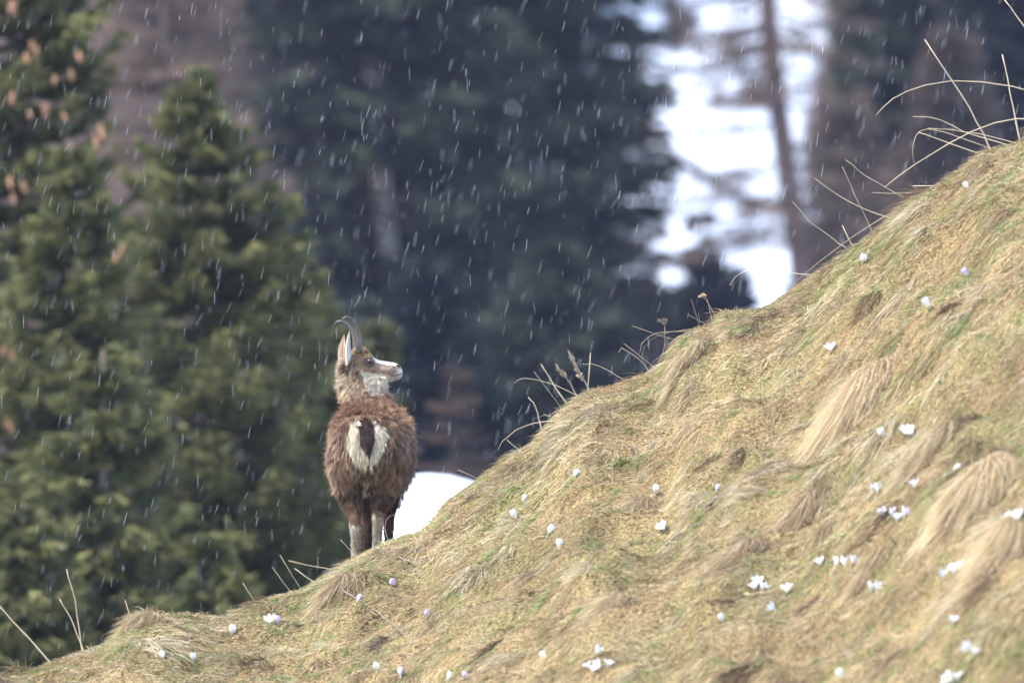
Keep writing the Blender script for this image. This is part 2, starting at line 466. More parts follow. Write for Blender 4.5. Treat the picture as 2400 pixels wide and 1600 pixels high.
def swaths(n_c, per):
    out = []
    x = R.uniform(-2.9, 3.1, n_c); y = Yc(x) - R.uniform(-.1, 11, n_c)
    for x0, y0 in zip(x, y):
        size = R.uniform(.07, .19); n = int(per * R.uniform(.5, 1.3))
        gx, gy = downhill(np.array([x0]), np.array([y0])); ang = R.normal(0, .55)
        g = unit(np.array([-gx[0], -gy[0] - .15])); g = np.array([g[0] * math.cos(ang) - g[1] * math.sin(ang), g[0] * math.sin(ang) + g[1] * math.cos(ang)])
        g3 = np.array([g[0], g[1], gx[0] * g[0] + gy[0] * g[1]])
        a = R.uniform(0, 2 * math.pi, n); rr = R.random(n) ** .6 * size * .5
        px = x0 + np.cos(a) * rr; py = y0 + np.sin(a) * rr
        root = np.stack([px, py, H(px, py) + .22 * size * (1 - (rr / size * 2) ** 2)], 1)
        L = (R.uniform(.3, 1.2, n) * size)[:, None]
        d = unit(g3 * .9 + np.stack([np.cos(a), np.sin(a), 0 * a], 1) * .4 + np.array([0, 0, R.uniform(.1, .7)]) + R.normal(0, .25, (n, 3))) * L * .8
        bend = (g3 * .4 - np.array([0, 0, .7])) * L * .4
        t = R.random(); c = lerp((.36, .24, .12), (.88, .74, .48), t) if R.random() < .65 else lerp((.12, .08, .045), (.34, .23, .13), t)
        j = R.uniform(.65, 1.2, (n, 1))
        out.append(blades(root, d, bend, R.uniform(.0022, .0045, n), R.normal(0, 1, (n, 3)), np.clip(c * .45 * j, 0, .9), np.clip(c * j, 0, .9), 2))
    return join(out)
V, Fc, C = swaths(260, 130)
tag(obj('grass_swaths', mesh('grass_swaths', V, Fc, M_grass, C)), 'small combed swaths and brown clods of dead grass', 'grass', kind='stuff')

def stick(pts, w, label, y=None):
    P = spline([hit(a, b) + (0, -.02, .02) for a, b in pts], 10)
    base = P[0].copy(); e = obj('fallen_twig', mesh('fallen_twig', *[(V, Fc) for V, Fc, C in [tube(P - base, np.linspace(w, w * .5, 10), 5)]][0], M_bark, np.broadcast_to((.2, .17, .14), (52, 3))), None, base)
    tag(e, label, 'twig', 'fallen twigs in the grass')
stick([(1655, 1200), (1700, 1165), (1770, 1130)], .006, 'grey fallen twig lying in the grass in mid slope')
stick([(1560, 1290), (1600, 1255), (1650, 1235)], .007, 'dark crooked twig lying below the lilac crocus')
stick([(1850, 1020), (1960, 985), (2060, 945)], .004, 'long pale twig leading up to the golden tussock')
stick([(800, 1400), (880, 1450), (980, 1530)], .004, 'long pale stem lying downhill below the chamois')
stick([(920, 1308), (960, 1325), (1005, 1330)], .004, 'thin pale twig lying just below the chamois hooves')

# ------------------------------------------------------------------ stalks on the crest
STALK = (.62, .50, .33)
def stalk(pts, w_px, label, dy=.05, root=-1, head=None, col=STALK):
    ru, rv = pts[root]
    x = (ru - 1200) * 66 / F; yy = float(Yc(x)) + dy
    P = np.array([P3(a, b, yy) for a, b in pts])
    if root == 0: P = P[::-1]
    # reach down to the ground, P runs tip -> root
    g = P[-1].copy(); d = unit(P[-1] - P[-2])
    gz = float(H(g[0], g[1]))
    P = np.vstack([P, g + d * (.07 if dy < 1 else .45), g + d * (.12 if dy < 1 else .6) + np.array([0, 0, min(-.02, gz - g[2] - .02)])])
    sway = R.normal(0, .03)
    P[:, 1] += sway * np.linspace(1, 0, len(P))
    base = P[-1].copy()
    n = 6 if len(pts) < 3 else 14
    Q = spline(P, n) - base
    Q[1:-1] += R.normal(0, .0016, (n - 2, 3)); r = w_px * yy / F * .42
    tone = R.uniform(.6, 1.15)
    V, Fc, C = tube(Q, np.linspace(r * .35, r, n) * R.uniform(.85, 1.15, n), 5, np.clip(np.array(col) * tone * R.uniform(.8, 1.1, (n, 1)), 0, .9))
    e = empty('dry_grass_stalk', base); tag(e, label, 'grass stalk', 'dry stalks standing on the crest')
    obj('stem', mesh('stem', V, Fc, M_stalk, C, True), e)
    if head:
        hl, hw = head
        n2 = 40; t = R.random(n2)[:, None] * hl
        k = unit(Q[1] - Q[0]); rt = Q[0] + k * t
        V, Fc, C = blades(rt, (-k * .8 + R.normal(0, .35, (n2, 3))) * hw, np.zeros((n2, 3)), np.full(n2, hw * .5), R.normal(0, 1, (n2, 3)),
                          np.broadcast_to((.30, .22, .14), (n2, 3)), np.broadcast_to((.5, .4, .28), (n2, 3)))
        obj('seed_head', mesh('seed_head', V, Fc, M_stalk, C), e)
    return e

ST = [
 ([(1481,763),(1590,799)], 2.2, 'straight pale stalk leaning across the umbel stem', {}),
 ([(1498,830),(1505,803),(1532,785),(1567,777),(1636,777)], 2.2, 'pale stalk arching in a wide bow behind the umbel stem', {}),
 ([(1518,810),(1526,796),(1560,780),(1600,775)], 1.8, 'short arched stalk nested inside the wide bow', dict(head=(.02,.006))),
 ([(1620,701),(1640,765)], 2, 'upright thin stalk between the two umbels', {}),
 ([(1611,737),(1663,765)], 2, 'short slanted stalk at the foot of the upper umbel', {}),
 ([(1658,701),(1670,757)], 1.8, 'fine upright stalk touching the upper umbel', {}),
 ([(1463,805),(1541,868)], 2.4, 'straight slanted stalk just below the lower umbel', {}),
 ([(1450,826),(1454,818),(1462,818),(1502,845),(1529,880)], 2.6, 'stalk with a small hooked tip below the lower umbel', {}),
 ([(1365,853),(1391,853),(1433,872),(1483,900)], 2.6, 'pale stalk bowed flat over the middle crest', {}),
 ([(1205,898),(1219,888),(1253,889),(1314,908),(1376,938)], 2.4, 'long thin stalk bowing outward with a drooped tip', {}),
 ([(1251,870),(1322,962)], 2.2, 'straight thin stalk crossing the long bowed one', {}),
 ([(1268,853),(1300,905),(1330,950)], 6, 'thick soft brown stalk leaning out from the middle crest', dict(dy=3.6)),
 ([(1333,826),(1352,860),(1384,920)], 5, 'blurred stalk with the largest feathery seed head', dict(dy=4, head=(.16,.03))),
 ([(1310,868),(1335,895),(1352,930)], 4.5, 'blurred stalk with a small round seed head', dict(dy=4, head=(.05,.03))),
 ([(1384,826),(1378,908)], 5, 'blurred brown stalk standing bolt upright', dict(dy=4)),
 ([(1167,1055),(1180,1032),(1215,1005),(1261,990),(1311,984)], 2.6, 'lowest long stalk arching down over the dark hollow', {}),
 ([(1274,970),(1314,985)], 2.2, 'short thin twiglike stalk above the lowest arch', {}),
 ([(1285,977),(1300,965),(1326,958)], 2.2, 'short curled stalk above the lowest arch', {}),
 ([(1238,930),(1253,948),(1264,986),(1272,1018)], 4.5, 'blurred brownish stalk with bent top behind the arch', dict(dy=4)),
 ([(1188,1030),(1220,1060)], 4.5, 'stubby blurred stalk at the foot of the lowest arch', dict(dy=4)),
 ([(1712,667),(1724,650),(1750,634),(1808,632),(1877,642)], 2.5, 'faint arching stalk in front of the snow field', dict(head=(.03,.008))),
 ([(2168,92),(2242,204),(2293,291),(2324,355)], 9, 'tallest thick straw stalk leaning outward at the summit', {}),
 ([(2053,270),(2089,235),(2155,204),(2267,191),(2400,209),(2470,240)], 5, 'widest arching stalk sweeping out from the summit', {}),
 ([(2349,128),(2369,225),(2392,340)], 8, 'thick nearly upright straw stalk at the summit', {}),
 ([(2354,0),(2400,61),(2470,165)], 7, 'straw stalk leaning in from the top corner', {}),
 ([(2073,439),(2140,388),(2216,342),(2308,296),(2400,278),(2460,285)], 4.5, 'long bowed stalk drooping down to the crest line', {}),
 ([(2153,311),(2210,330),(2300,362)], 5, 'nearly level straw stalk under the wide arch', {}),
 ([(2147,403),(2139,357),(2150,315),(2190,305),(2310,345)], 3.5, 'thin stalk bent sharply down at its tip', {}),
 ([(2140,273),(2196,278),(2267,311),(2370,342)], 4, 'thin level stalk drooping slightly at the tip', {}),
 ([(2175,301),(2267,309),(2390,338)], 4, 'straw stalk lying level just under the thin one', {}),
 ([(1910,418),(1961,454),(2012,482),(2074,508)], 4.5, 'straw stalk leaning out above the broken stub', {}),
 ([(1982,375),(2038,418),(2125,467)], 3.5, 'thin slanted stalk pointing up from the upper crest', {}),
 ([(1974,390),(2007,464),(2050,556)], 4, 'dark brown steep stalk crossing the upper crest', {}),
 ([(2043,452),(2110,454),(2166,449)], 4, 'short level stalk sticking out of the upper crest', {}),
 ([(1857,472),(1900,520),(1961,567)], 4.5, 'stalk leaning out beside the larch trunk foot', {}),
 ([(1974,528),(2002,582)], 6, 'short thick broken stub of a stalk', {}),
 ([(1854,668),(1961,582),(2094,495)], 4, 'long stalk lying parallel to the crest', {}),
 ([(2140,436),(2217,436)], 5, 'level straw poking out under the summit tuft', {}),
 ([(156,1333),(176,1412),(194,1530)], 8, 'tall thick stalk at the lowest end of the ridge', {}),
 ([(140,1402),(168,1453),(191,1512)], 6, 'shorter bent stalk beside the tall low one', {}),
 ([(-10,1410),(51,1479),(117,1550)], 9, 'thick slanted stalk entering at the lower corner', {}),
 ([(656,1300),(707,1382)], 2.4, 'sharp pale stalk, the longer of two crossing below the chamois', {}),
 ([(637,1328),(684,1390)], 2.4, 'sharp pale stalk, the shorter of two parallel ones', {}),
 ([(691,1331),(755,1378)], 6, 'blurred pale stalk lying behind the sharp pair', dict(dy=3.5)),
 ([(569,1364),(592,1404)], 5, 'blurred short stub downhill of the sharp pair', dict(dy=4)),
 ([(676,1313),(760,1334)], 5, 'blurred level stalk pointing away from the chamois', dict(dy=3.5)),
 ([(293,1407),(309,1460)], 6, 'blurred short stub above the drooping tussock', dict(dy=4)),
 ([(799,1263),(815,1284),(838,1306)], 3, 'thick pale stalk crossing the lower hind hoof', dict(dy=-.1)),
 ([(1020,1107),(1039,1119),(1076,1127),(1110,1135)], 3, 'dark tipped stalk over the snow bank', {}),
 ([(1073,1100),(1137,1126)], 2.4, 'pale straight stalk above the snow bank', {}),
 ([(991,1222),(1005,1195),(1039,1165),(1086,1137)], 1.6, 'hair thin bowed stalk over the snow bank', dict(root=0)),
 ([(981,1137),(1032,1202)], 1.4, 'hair thin straight stalk over the snow bank', {}),
 ([(918,1245),(945,1268)], 2.6, 'short pale stalk beside the far foreleg', {}),
 ([(944,1248),(951,1264)], 2, 'tiny upright stalk between foreleg and snow bank', {}),
 ([(935,1202),(913,1209),(905,1220),(903,1240),(912,1275)], 2.2, 'thin stalk curling up in front of the raised hock', dict(dy=-.1)),
]
for pts, w, lab, kw in ST: stalk(pts, w, lab, **kw)

def umbel(pts, head_c, n, rad, label, col):
    x = (pts[-1][0] - 1200) * 68 / F; yy = float(Yc(x)) + .04
    P = np.array([P3(a, b, yy) for a, b in pts]); P = np.vstack([P, P[-1] + (0, 0, -.04)])
    base = P[-1].copy()
    e = empty('dried_umbel', base); tag(e, label, 'dried umbel', 'dried umbel plants on the crest')
    Q = spline(P, 12) - base
    V, Fc, C = tube(Q, np.linspace(.0018, .0030, 12), 5, (.30, .22, .15)); obj('stem', mesh('stem', V, Fc, M_stalk, C, True), e)
    c = P3(*head_c, yy) - base; top = Q[0]; parts = []
    for i in range(n):
        a = 2 * math.pi * i / n + R.normal(0, .2); rr = rad * R.uniform(.5, 1)
        t = c + np.array([math.cos(a) * rr, math.sin(a) * rr, R.uniform(-.3, .5) * rad * .6])
        parts.append(tube(np.array([top, (top + t) / 2 + (0, 0, .002), t]), .0011, 4, (.3, .22, .15)))
        for k in range(4):
            parts.append(ellipsoid(t + R.normal(0, .0035, 3), (.003, .003, .0032), 6, 4, col))
    V, Fc, C = join(parts); obj('seed_head', mesh('seed_head', V, Fc, M_stalk, C), e)
umbel([(1558, 765), (1557, 815), (1544, 850)], (1553, 751), 9, .028, 'small dark umbel skeleton on a bent stem over the lower bump', (.16, .12, .08))
umbel([(1655, 703), (1666, 722), (1688, 762)], (1646, 693), 9, .020, 'tan flat topped umbel on a dark stem at the higher bump', (.5, .36, .2))

# ------------------------------------------------------------------ crocuses
def petal(L, wd, open_, k, n, col):
    a = 2 * math.pi * k / n
    o = np.array([math.cos(a), math.sin(a), 0]); s = np.array([-math.sin(a), math.cos(a), 0]); up = np.array([0, 0, 1.])
    V, C = [], []
    for i, t in enumerate((0, .3, .6, .85, 1.0)):
        r = wd * .25 + (math.sin(t * 2.4) * wd * .55 if not open_ else t * L * .62)
        z = L * t * (1 if not open_ else .8 - .12 * t)
        w = wd * (.25, .8, 1.0, .7, .12)[i] * .5
        for q in (-1, 0, 1):
            V.append(o * (r - abs(q) * wd * .12) + s * w * q + up * (z - .0))
            C.append(np.array(col) * (1 - .12 * (1 - t)))
    Fc = []
    for i in range(4):
        for q in (0, 1):
            a0 = i * 3 + q; Fc.append((a0, a0 + 1, a0 + 4, a0 + 3))
    return np.array(V), np.array(Fc), np.array(C)
PET = {}
for kind, op, col in (('w', 0, (.86, .86, .84)), ('l', 0, (.72, .64, .84)), ('o', 1, (.90, .90, .92)), ('p', 1, (.86, .80, .88))):
    PET[kind] = [mesh('petal', *petal(.040, .019, op, k, 6, col)[:2], M_petal, petal(.040, .019, op, k, 6, col)[2], True) for k in range(6)]
sv, sf, sc = tube(np.array([[0, 0, -.045], [0, 0, .004]]), np.array([.002, .003]), 6, (.55, .6, .45))
STEM = mesh('stem', sv, sf, M_petal, sc)
lv, lf, lc = blades(np.zeros((1, 3)) + (0, 0, -.03), np.array([[.025, 0, .05]]), np.array([[.03, 0, -.015]]), np.array([.004]), np.array([[0, 1., 0]]), np.array([[.06, .11, .03]]), np.array([[.13, .24, .06]]), 3)
LEAF = mesh('leaf', lv, lf, M_grass, lc)
LM = [('the large golden tussock', 2010, 1010), ('the pale golden tussock', 2270, 1190), ('the dark shaggy tussock', 1880, 1200),
      ('the dull brown tussock', 1740, 1310), ('the chamois', 860, 1280), ('the low mossy tussock', 800, 1375), ('the drooping straw tussock', 350, 1465),
      ('the sandy tussock', 1440, 1420), ('the upper umbel', 1687, 760), ('the summit tuft', 2300, 380), ('the golden edge tussock', 2350, 1290),
      ('the grey fallen twig', 1700, 1165), ('the snow bank', 1060, 1140), ('the low brown tussock', 2050, 1330), ('the larch trunk foot', 1870, 670)]
FL = [(2134,705,'w'),(1982,605,'w'),(1908,808,'o'),(2080,993,'p'),(2096,996,'p'),(2029,1010,'w'),(1646,1122,'l'),(1505,1132,'w'),(1320,1095,'w'),(1203,1150,'l'),
      (2100,1118,'o'),(2000,1127,'o'),(2016,1130,'o'),(2030,1183,'p'),(2048,1180,'p'),(2060,1192,'p'),(2078,1184,'p'),(2318,1190,'o'),(2340,1188,'o'),(2332,1198,'o'),
      (1884,1297,'o'),(1920,1296,'o'),(1940,1297,'o'),(1960,1294,'o'),(2000,1300,'o'),(1738,1342,'o'),(1733,1352,'o'),(1750,1353,'o'),(1808,1357,'o'),
      (2000,1356,'o'),(2016,1353,'o'),(2166,1327,'o'),(2192,1313,'o'),(2205,1305,'o'),(1778,1398,'o'),(2190,1430,'o'),(1661,1425,'w'),(2228,1492,'o'),(2240,1502,'o'),
      (1370,1500,'o'),(1352,1530,'o'),(1395,1530,'o'),(1378,1532,'o'),(1248,1510,'w'),(533,1453,'w'),(375,1510,'w'),(443,1515,'w'),(822,1380,'l'),(897,1337,'l'),
      (980,1412,'l'),(620,1427,'o'),(638,1431,'l'),(1065,1555,'l'),(865,1540,'w'),(920,1550,'l'),(1030,1558,'w'),(2222,432,'w'),(2222,630,'l'),(1935,1555,'w'),
      (2185,1558,'o'),(2200,1562,'o'),(1185,1188,'w'),(1260,1222,'w'),(1285,1255,'w'),(1525,1218,'p'),(2148,1028,'w'),(2190,1078,'w')]
seen = set()
NM = {'w': 'closed white crocus', 'l': 'closed lilac crocus', 'o': 'open white crocus', 'p': 'open pinkish white crocus'}
ORD = ['', 'second ', 'third ', 'fourth ', 'fifth ', 'sixth ', 'seventh ', 'eighth ']
flowers = []
for u, v, k in FL:
    u *= 2400 / 2352; v *= 2400 / 2352
    d = [(math.hypot(u - a, v - b), nm, a, b) for nm, a, b in LM]; dd, nm, a, b = min(d)
    dx, dy_ = u - a, v - b
    if abs(dy_) > abs(dx): rel = 'below' if dy_ > 0 else 'above'
    else: rel = 'uphill of' if dx > 0 else 'downhill of'
    flowers.append([dd, u, v, k, nm, rel])
flowers.sort(key=lambda f: f[0])
cnt = {}
for dd, u, v, k, nm, rel in flowers:
    key = (k, nm, rel); i = cnt.get(key, 0); cnt[key] = i + 1
    lab = (f'{NM[k]} in the grass {rel} {nm}' if i == 0 else f'{NM[k]}, {ORD[i]}nearest of its kind {rel} {nm}')
    p = hit(u, v + 6)
    e = empty('crocus', p + np.array([0, 0, .006])); tag(e, lab, 'crocus', 'crocuses blooming in the grass')
    s = R.uniform(.85, 1.15) * (1.0 if k in 'wl' else 1.02)
    if k == 'l': s *= .85
    e.scale = (s, s, s); e.rotation_euler = (R.normal(.2, .4), R.normal(-.2, .4), R.uniform(0, 6))
    for m in PET[k]: obj('petal', m, e)
    obj('stem', STEM, e)
    for q in range(3):
        lf_ = obj('leaf', LEAF, e); lf_.rotation_euler = (0, 0, q * 2.1 + R.uniform(0, 1))

# ------------------------------------------------------------------ trees
def crown_blades(base, Ht, low, rfun, nb, per, Lb, Wb, cols, seed, droop=.25, lift=.35, hang=.5, twig=False, cull=None, whorl=.5):
    """limbs leave the trunk in loose whorls; every limb carries sprays that hang from it and stand off it"""
    g = np.random.default_rng(seed)
    h = low + (Ht * .995 - low) * g.random(nb) ** .9
    h = h * (1 - whorl) + whorl * np.round(h / .32) * .32 + g.normal(0, .05, nb)
    az = g.uniform(0, 2 * math.pi, nb)
    Ln = rfun(Ht - h) * g.uniform(.62, 1.12, nb)
    o = np.stack([np.cos(az), np.sin(az), np.zeros(nb)], 1)
    dr = droop * g.uniform(.5, 1.5, nb)
    n = nb * per
    b = np.repeat(np.arange(nb), per)
    t = g.random(n) ** .75
    ln = Ln[b]
    p = base + np.stack([np.zeros(n), np.zeros(n), h[b]], 1) + o[b] * (t * ln)[:, None]
    p[:, 2] += ln * (-dr[b] * t + lift * t ** 3 * .6)
    side = np.stack([-o[b][:, 1], o[b][:, 0], np.zeros(n)], 1)
    sg = g.uniform(-1, 1, n)
    p += side * (sg * ln * .28 * (1 - t * .6))[:, None]
    p[:, 2] -= np.abs(sg) * ln * .06
    sz = g.uniform(.6, 1.3, n)
    L = (Lb * sz)[:, None]
    hangv = np.array([0, 0, -1.]) * (hang * g.uniform(.2, 1.3, n))[:, None]
    d = unit(o[b] * .9 + side * sg[:, None] * 1.1 + hangv + g.normal(0, .25, (n, 3))) * L
    bend = np.array([0, 0, 1.]) * L * .15
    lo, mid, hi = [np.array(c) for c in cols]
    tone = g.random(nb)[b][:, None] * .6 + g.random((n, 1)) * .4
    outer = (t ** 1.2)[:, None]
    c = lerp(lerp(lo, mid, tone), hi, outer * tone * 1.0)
    if cull is not None:
        k = ~cull(p); p, d, bend, c, sz = p[k], d[k], bend[k], c[k], sz[k]; n = len(p)
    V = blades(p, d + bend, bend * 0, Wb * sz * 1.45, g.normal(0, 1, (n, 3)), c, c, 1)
    # the limbs themselves
    lp = base + np.stack([np.zeros(nb), np.zeros(nb), h], 1)
    ld = o * Ln[:, None]; ld[:, 2] -= dr * Ln
    lb = np.zeros((nb, 3)); lb[:, 2] = lift * .5 * Ln
    bk = np.broadcast_to((.09, .065, .05), (nb, 3))
    W2 = blades(lp, ld, lb, Wb * .35 + Ln * .016, np.tile([0, 0, 1.], (nb, 1)) + g.normal(0, .3, (nb, 3)), bk, bk, 3)
    return join([V, W2])

def tree(name, u, D, apex_v, gz, label, group, rmax, k, nb, per, Lb, Wb, cols, seed, r0=.12, low=.6, cat='spruce', trunk=None, trunk_col=(.13, .10, .08), **kw):
    x = (u - 1200) * D / F; top = (800 - apex_v) * D / F
    z0 = gz - .2; Ht = top - z0
    e = empty(name, (x, D, z0)); tag(e, label, cat, group)
    rf = lambda d: rmax * (1 - np.exp(-np.maximum(d, 0) / k)) + .02
    V, Fc, C = crown_blades(np.zeros(3), Ht, low, rf, nb, per, Lb, Wb, cols, seed, **kw)
    obj('crown', mesh('crown', V, Fc, M_twig if cat == 'larch' else M_fol, C), e)
    n = 14
    if trunk is None:
        g = np.random.default_rng(seed + 5)
        P = np.stack([np.zeros(n), np.zeros(n), np.linspace(0, Ht, n)], 1) + np.cumsum(g.normal(0, .015, (n, 3)), 0) * (1, 1, 0)
    else:
        pts = [P3(a, b, D) - np.array([x, D, z0]) for a, b in trunk]
        pts = sorted(pts, key=lambda q: q[2]); P = spline(pts, n)
        P[0, 2] = 0
    V, Fc, C = tube(P, np.linspace(r0, r0 * .12, n) if trunk is None else np.linspace(r0 * 1.1, r0 * .7, n), 9, trunk_col)
    obj('trunk', mesh('trunk', V, Fc, M_bark, C, True), e)
    return e

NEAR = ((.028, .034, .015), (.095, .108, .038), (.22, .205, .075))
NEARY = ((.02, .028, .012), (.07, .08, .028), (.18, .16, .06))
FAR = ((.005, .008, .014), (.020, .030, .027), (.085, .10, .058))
FARD = ((.004, .008, .012), (.011, .018, .019), (.025, .036, .030))
LAR = ((.07, .052, .045), (.17, .125, .10), (.30, .21, .155))

gA = 'young spruces standing close behind the ridge'
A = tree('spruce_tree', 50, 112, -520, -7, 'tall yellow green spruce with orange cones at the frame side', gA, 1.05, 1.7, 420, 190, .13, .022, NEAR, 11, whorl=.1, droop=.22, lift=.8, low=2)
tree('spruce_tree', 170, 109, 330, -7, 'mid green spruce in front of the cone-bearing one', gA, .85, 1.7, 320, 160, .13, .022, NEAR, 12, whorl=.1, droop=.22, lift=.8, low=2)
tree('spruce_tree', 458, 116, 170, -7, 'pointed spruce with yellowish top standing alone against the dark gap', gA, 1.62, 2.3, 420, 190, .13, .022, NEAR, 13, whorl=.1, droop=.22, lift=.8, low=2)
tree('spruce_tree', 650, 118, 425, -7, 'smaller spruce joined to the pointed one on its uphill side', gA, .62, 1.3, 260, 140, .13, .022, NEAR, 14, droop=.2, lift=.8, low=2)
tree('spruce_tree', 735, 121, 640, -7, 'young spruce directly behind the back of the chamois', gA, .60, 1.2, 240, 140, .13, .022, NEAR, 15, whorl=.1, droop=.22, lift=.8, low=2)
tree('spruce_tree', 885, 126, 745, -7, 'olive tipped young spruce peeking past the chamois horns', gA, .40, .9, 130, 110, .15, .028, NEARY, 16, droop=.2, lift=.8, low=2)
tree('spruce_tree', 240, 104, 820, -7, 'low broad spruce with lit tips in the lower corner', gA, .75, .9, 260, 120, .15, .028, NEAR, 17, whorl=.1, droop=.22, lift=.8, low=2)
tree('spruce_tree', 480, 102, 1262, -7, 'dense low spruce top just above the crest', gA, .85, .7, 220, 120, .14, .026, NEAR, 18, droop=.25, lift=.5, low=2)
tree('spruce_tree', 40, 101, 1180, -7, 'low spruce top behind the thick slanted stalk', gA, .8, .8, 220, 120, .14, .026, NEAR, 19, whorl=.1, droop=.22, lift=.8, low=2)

# hanging cones on the tallest near spruce
cv, cf, cc = ellipsoid((0, 0, 0), (.022, .022, .062), 8, 6, (.30, .16, .09))
cv[:, :2] *= (1 + .12 * np.sin(cv[:, 2] * 300))[:, None]
CONE = mesh('cone', cv, cf, M_cone, cc, True)
for i, (u, v, n) in enumerate([(80,115,3),(55,140,2),(180,140,3),(170,180,2),(120,190,1),(105,265,3),(60,275,2),(30,240,2),(140,275,2),(230,310,3),(215,325,2),
                  (220,430,4),(235,485,4),(240,505,3),(165,550,4),(175,575,3),(140,560,1),(280,600,3),(265,612,2),(60,445,3),(40,460,2),(20,420,1),(105,620,2),
                  (25,10,3),(40,30,2),(35,840,3),(10,820,2),(30,1000,3),(112,1018,2),(135,1185,2),(235,1225,3),(200,1250,3),(222,1260,2),(0,945,2)]):
    for q in range((n + 1) // 2):
        p = P3(u + R.normal(0, 7), v + R.normal(0, 8), 111 + R.uniform(-.25, .1))
        o = obj('cone', CONE, A, p - np.array(A.location)); o.rotation_euler = (R.normal(0, .25), R.normal(0, .25), R.uniform(0, 6))
        s = R.uniform(.6, 1.0); o.scale = (s, s, s)

gL = 'bare brown larches'
tree('larch_tree', 395, 175, -700, -7.5, 'bare brown larch behind the pointed near spruce', gL, 1.05, 3.0, 300, 70, .32, .014, LAR, 31, cat='larch', droop=.1, lift=.4, hang=.3)
tree('larch_tree', 500, 185, -420, -7.5, 'thin bare larch beside the dark gap', gL, .55, 2.0, 260, 60, .30, .015, LAR, 32, cat='larch', droop=.05, lift=.5, hang=.2)

gF = 'tall dark spruces on the far slope'
def cull_gap(p):   # the bare stretch of the grey trunk
    q = 1200 + (p[:, 0] + (870 - 1200) * 236 / F) * F / (p[:, 1] + 236); z = p[:, 2] - 8.2
    w = 800 - z * F / (p[:, 1] + 236)
    return (p[:, 1] < .3) & (np.abs(q - (862 + (w - 100) * .09)) < 62) & (((w > 385) & (w < 600)))
T1 = tree('spruce_tree', 870, 236, -2300, -8, 'dark spruce with a grey bare stretch of trunk showing', gF, 3.0, 6, 900, 90, .42, .10, FAR, 41, droop=.35, lift=.4, low=1, cull=cull_gap,
     trunk=[(925, 1900), (915, 700), (898, 480), (868, 60), (850, -600), (845, -2300)], r0=.17, trunk_col=(.44, .38, .36))
tree('spruce_tree', 1120, 246, -2200, -8, 'dense dark green spruce in the middle of the forest', gF, 3.2, 6, 1000, 90, .42, .10, FAR, 42, droop=.35, lift=.4, low=1)
tree('spruce_tree', 1350, 252, -1500, -8, 'spruce with snow shining through its upper crown beside the snow field', gF, 2.0, 6, 520, 42, .40, .08, FAR, 43, droop=.4, lift=.4, low=1)
tree('spruce_tree', 1300, 226, 560, -8, 'lower spruce in front of the middle of the forest', gF, 2.2, 2.4, 420, 90, .38, .09, FAR, 44, droop=.35, lift=.4, low=1)
tree('spruce_tree', 1000, 215, 640, -8, 'lower dark spruce beyond the muzzle of the chamois', gF, 1.9, 2.4, 380, 90, .36, .09, FARD, 45, droop=.35, lift=.4, low=1)
tree('spruce_tree', 650, 292, -1500, float(Hmt(-4.8, 292)), 'very dark spruce filling the gap beside the pointed near spruce', gF, 3.0, 5, 800, 60, .6, .16, FARD, 46, droop=.35, lift=.4, low=1)
tree('spruce_tree', 1500, 262, 700, -8, 'short dark spruce at the foot of the snow field', gF, 1.0, 1.6, 300, 80, .35, .09, FARD, 47, droop=.35, lift=.4, low=1)
tree('spruce_tree', 2120, 268, -900, -9, 'dark spruce above the summit stalks beyond the larch trunk', gF, 1.7, 5, 560, 80, .45, .12, FAR, 48, droop=.35, lift=.4, low=1)
tree('spruce_tree', 2330, 278, -1200, -3, 'dark spruce in the upper corner behind the stalks', gF, 2.2, 6, 560, 80, .5, .13, FARD, 49, droop=.35, lift=.4, low=1)
tree('spruce_tree', 1642, 272, 488, -8, 'tiny spruce tip standing out against the snow field', gF, .55, 1.3, 130, 50, .28, .06, FAR, 50, droop=.3, lift=.3, low=4)
tree('spruce_tree', 1650, 262, 598, -8, 'small rounded navy dark spruce in the hollow under the snow', gF, .9, .6, 260, 80, .3, .08, FARD, 51, droop=.4, lift=.2, low=4)
tree('spruce_tree', 1720, 262, 632, -8, 'dark spruce top touching the ridge beneath the snow field', gF, .5, .5, 160, 80, .3, .08, FARD, 52, droop=.4, lift=.2, low=4)
# larch with the leaning trunk in front of the snow
tree('larch_tree', 1815, 235, -1700, -8, 'bare larch with straight reddish trunk in front of the snow field', gL, 1.8, 4, 300, 60, .42, .020, LAR, 33, cat='larch', droop=.22, lift=.1, hang=.35,
     low=9.6, trunk=[(1960, 1900), (1885, 690), (1868, 560), (1845, 400), (1822, 230), (1803, 60), (1790, -300), (1770, -1700)], r0=.20, trunk_col=(.15, .10, .09))
tree('larch_tree', 1990, 245, 230, -8, 'brown twiggy larch right of the straight trunk above the crest', gL, 1.0, 1.6, 520, 70, .4, .028, LAR, 34, cat='larch', droop=.15, lift=.3)
tree('larch_tree', 2230, 250, 60, -8, 'brown larch behind the tallest straw stalk', gL, 1.2, 2.0, 480, 60, .42, .028, LAR, 35, cat='larch', droop=.15, lift=.3)
tree('larch_tree', 2130, 256, 330, -8, 'low russet larch between the two taller brown ones', gL, 1.0, 1.6, 380, 60, .42, .028, LAR, 36, cat='larch', droop=.15, lift=.3)
tree('larch_tree', 1490, 250, 250, -8, 'slender brown larch reaching over the snow field border', gL, .6, 2.0, 110, 60, .42, .025, LAR, 37, cat='larch', droop=.25, lift=.1)
tree('larch_tree', 1070, 150, 840, -7.5, 'small brown bare larch above the snow bank', gL, .52, .8, 330, 40, .12, .006, ((.05, .035, .03), (.10, .07, .055), (.16, .11, .085)), 38, r0=.03, cat='larch', droop=.1, lift=.3)

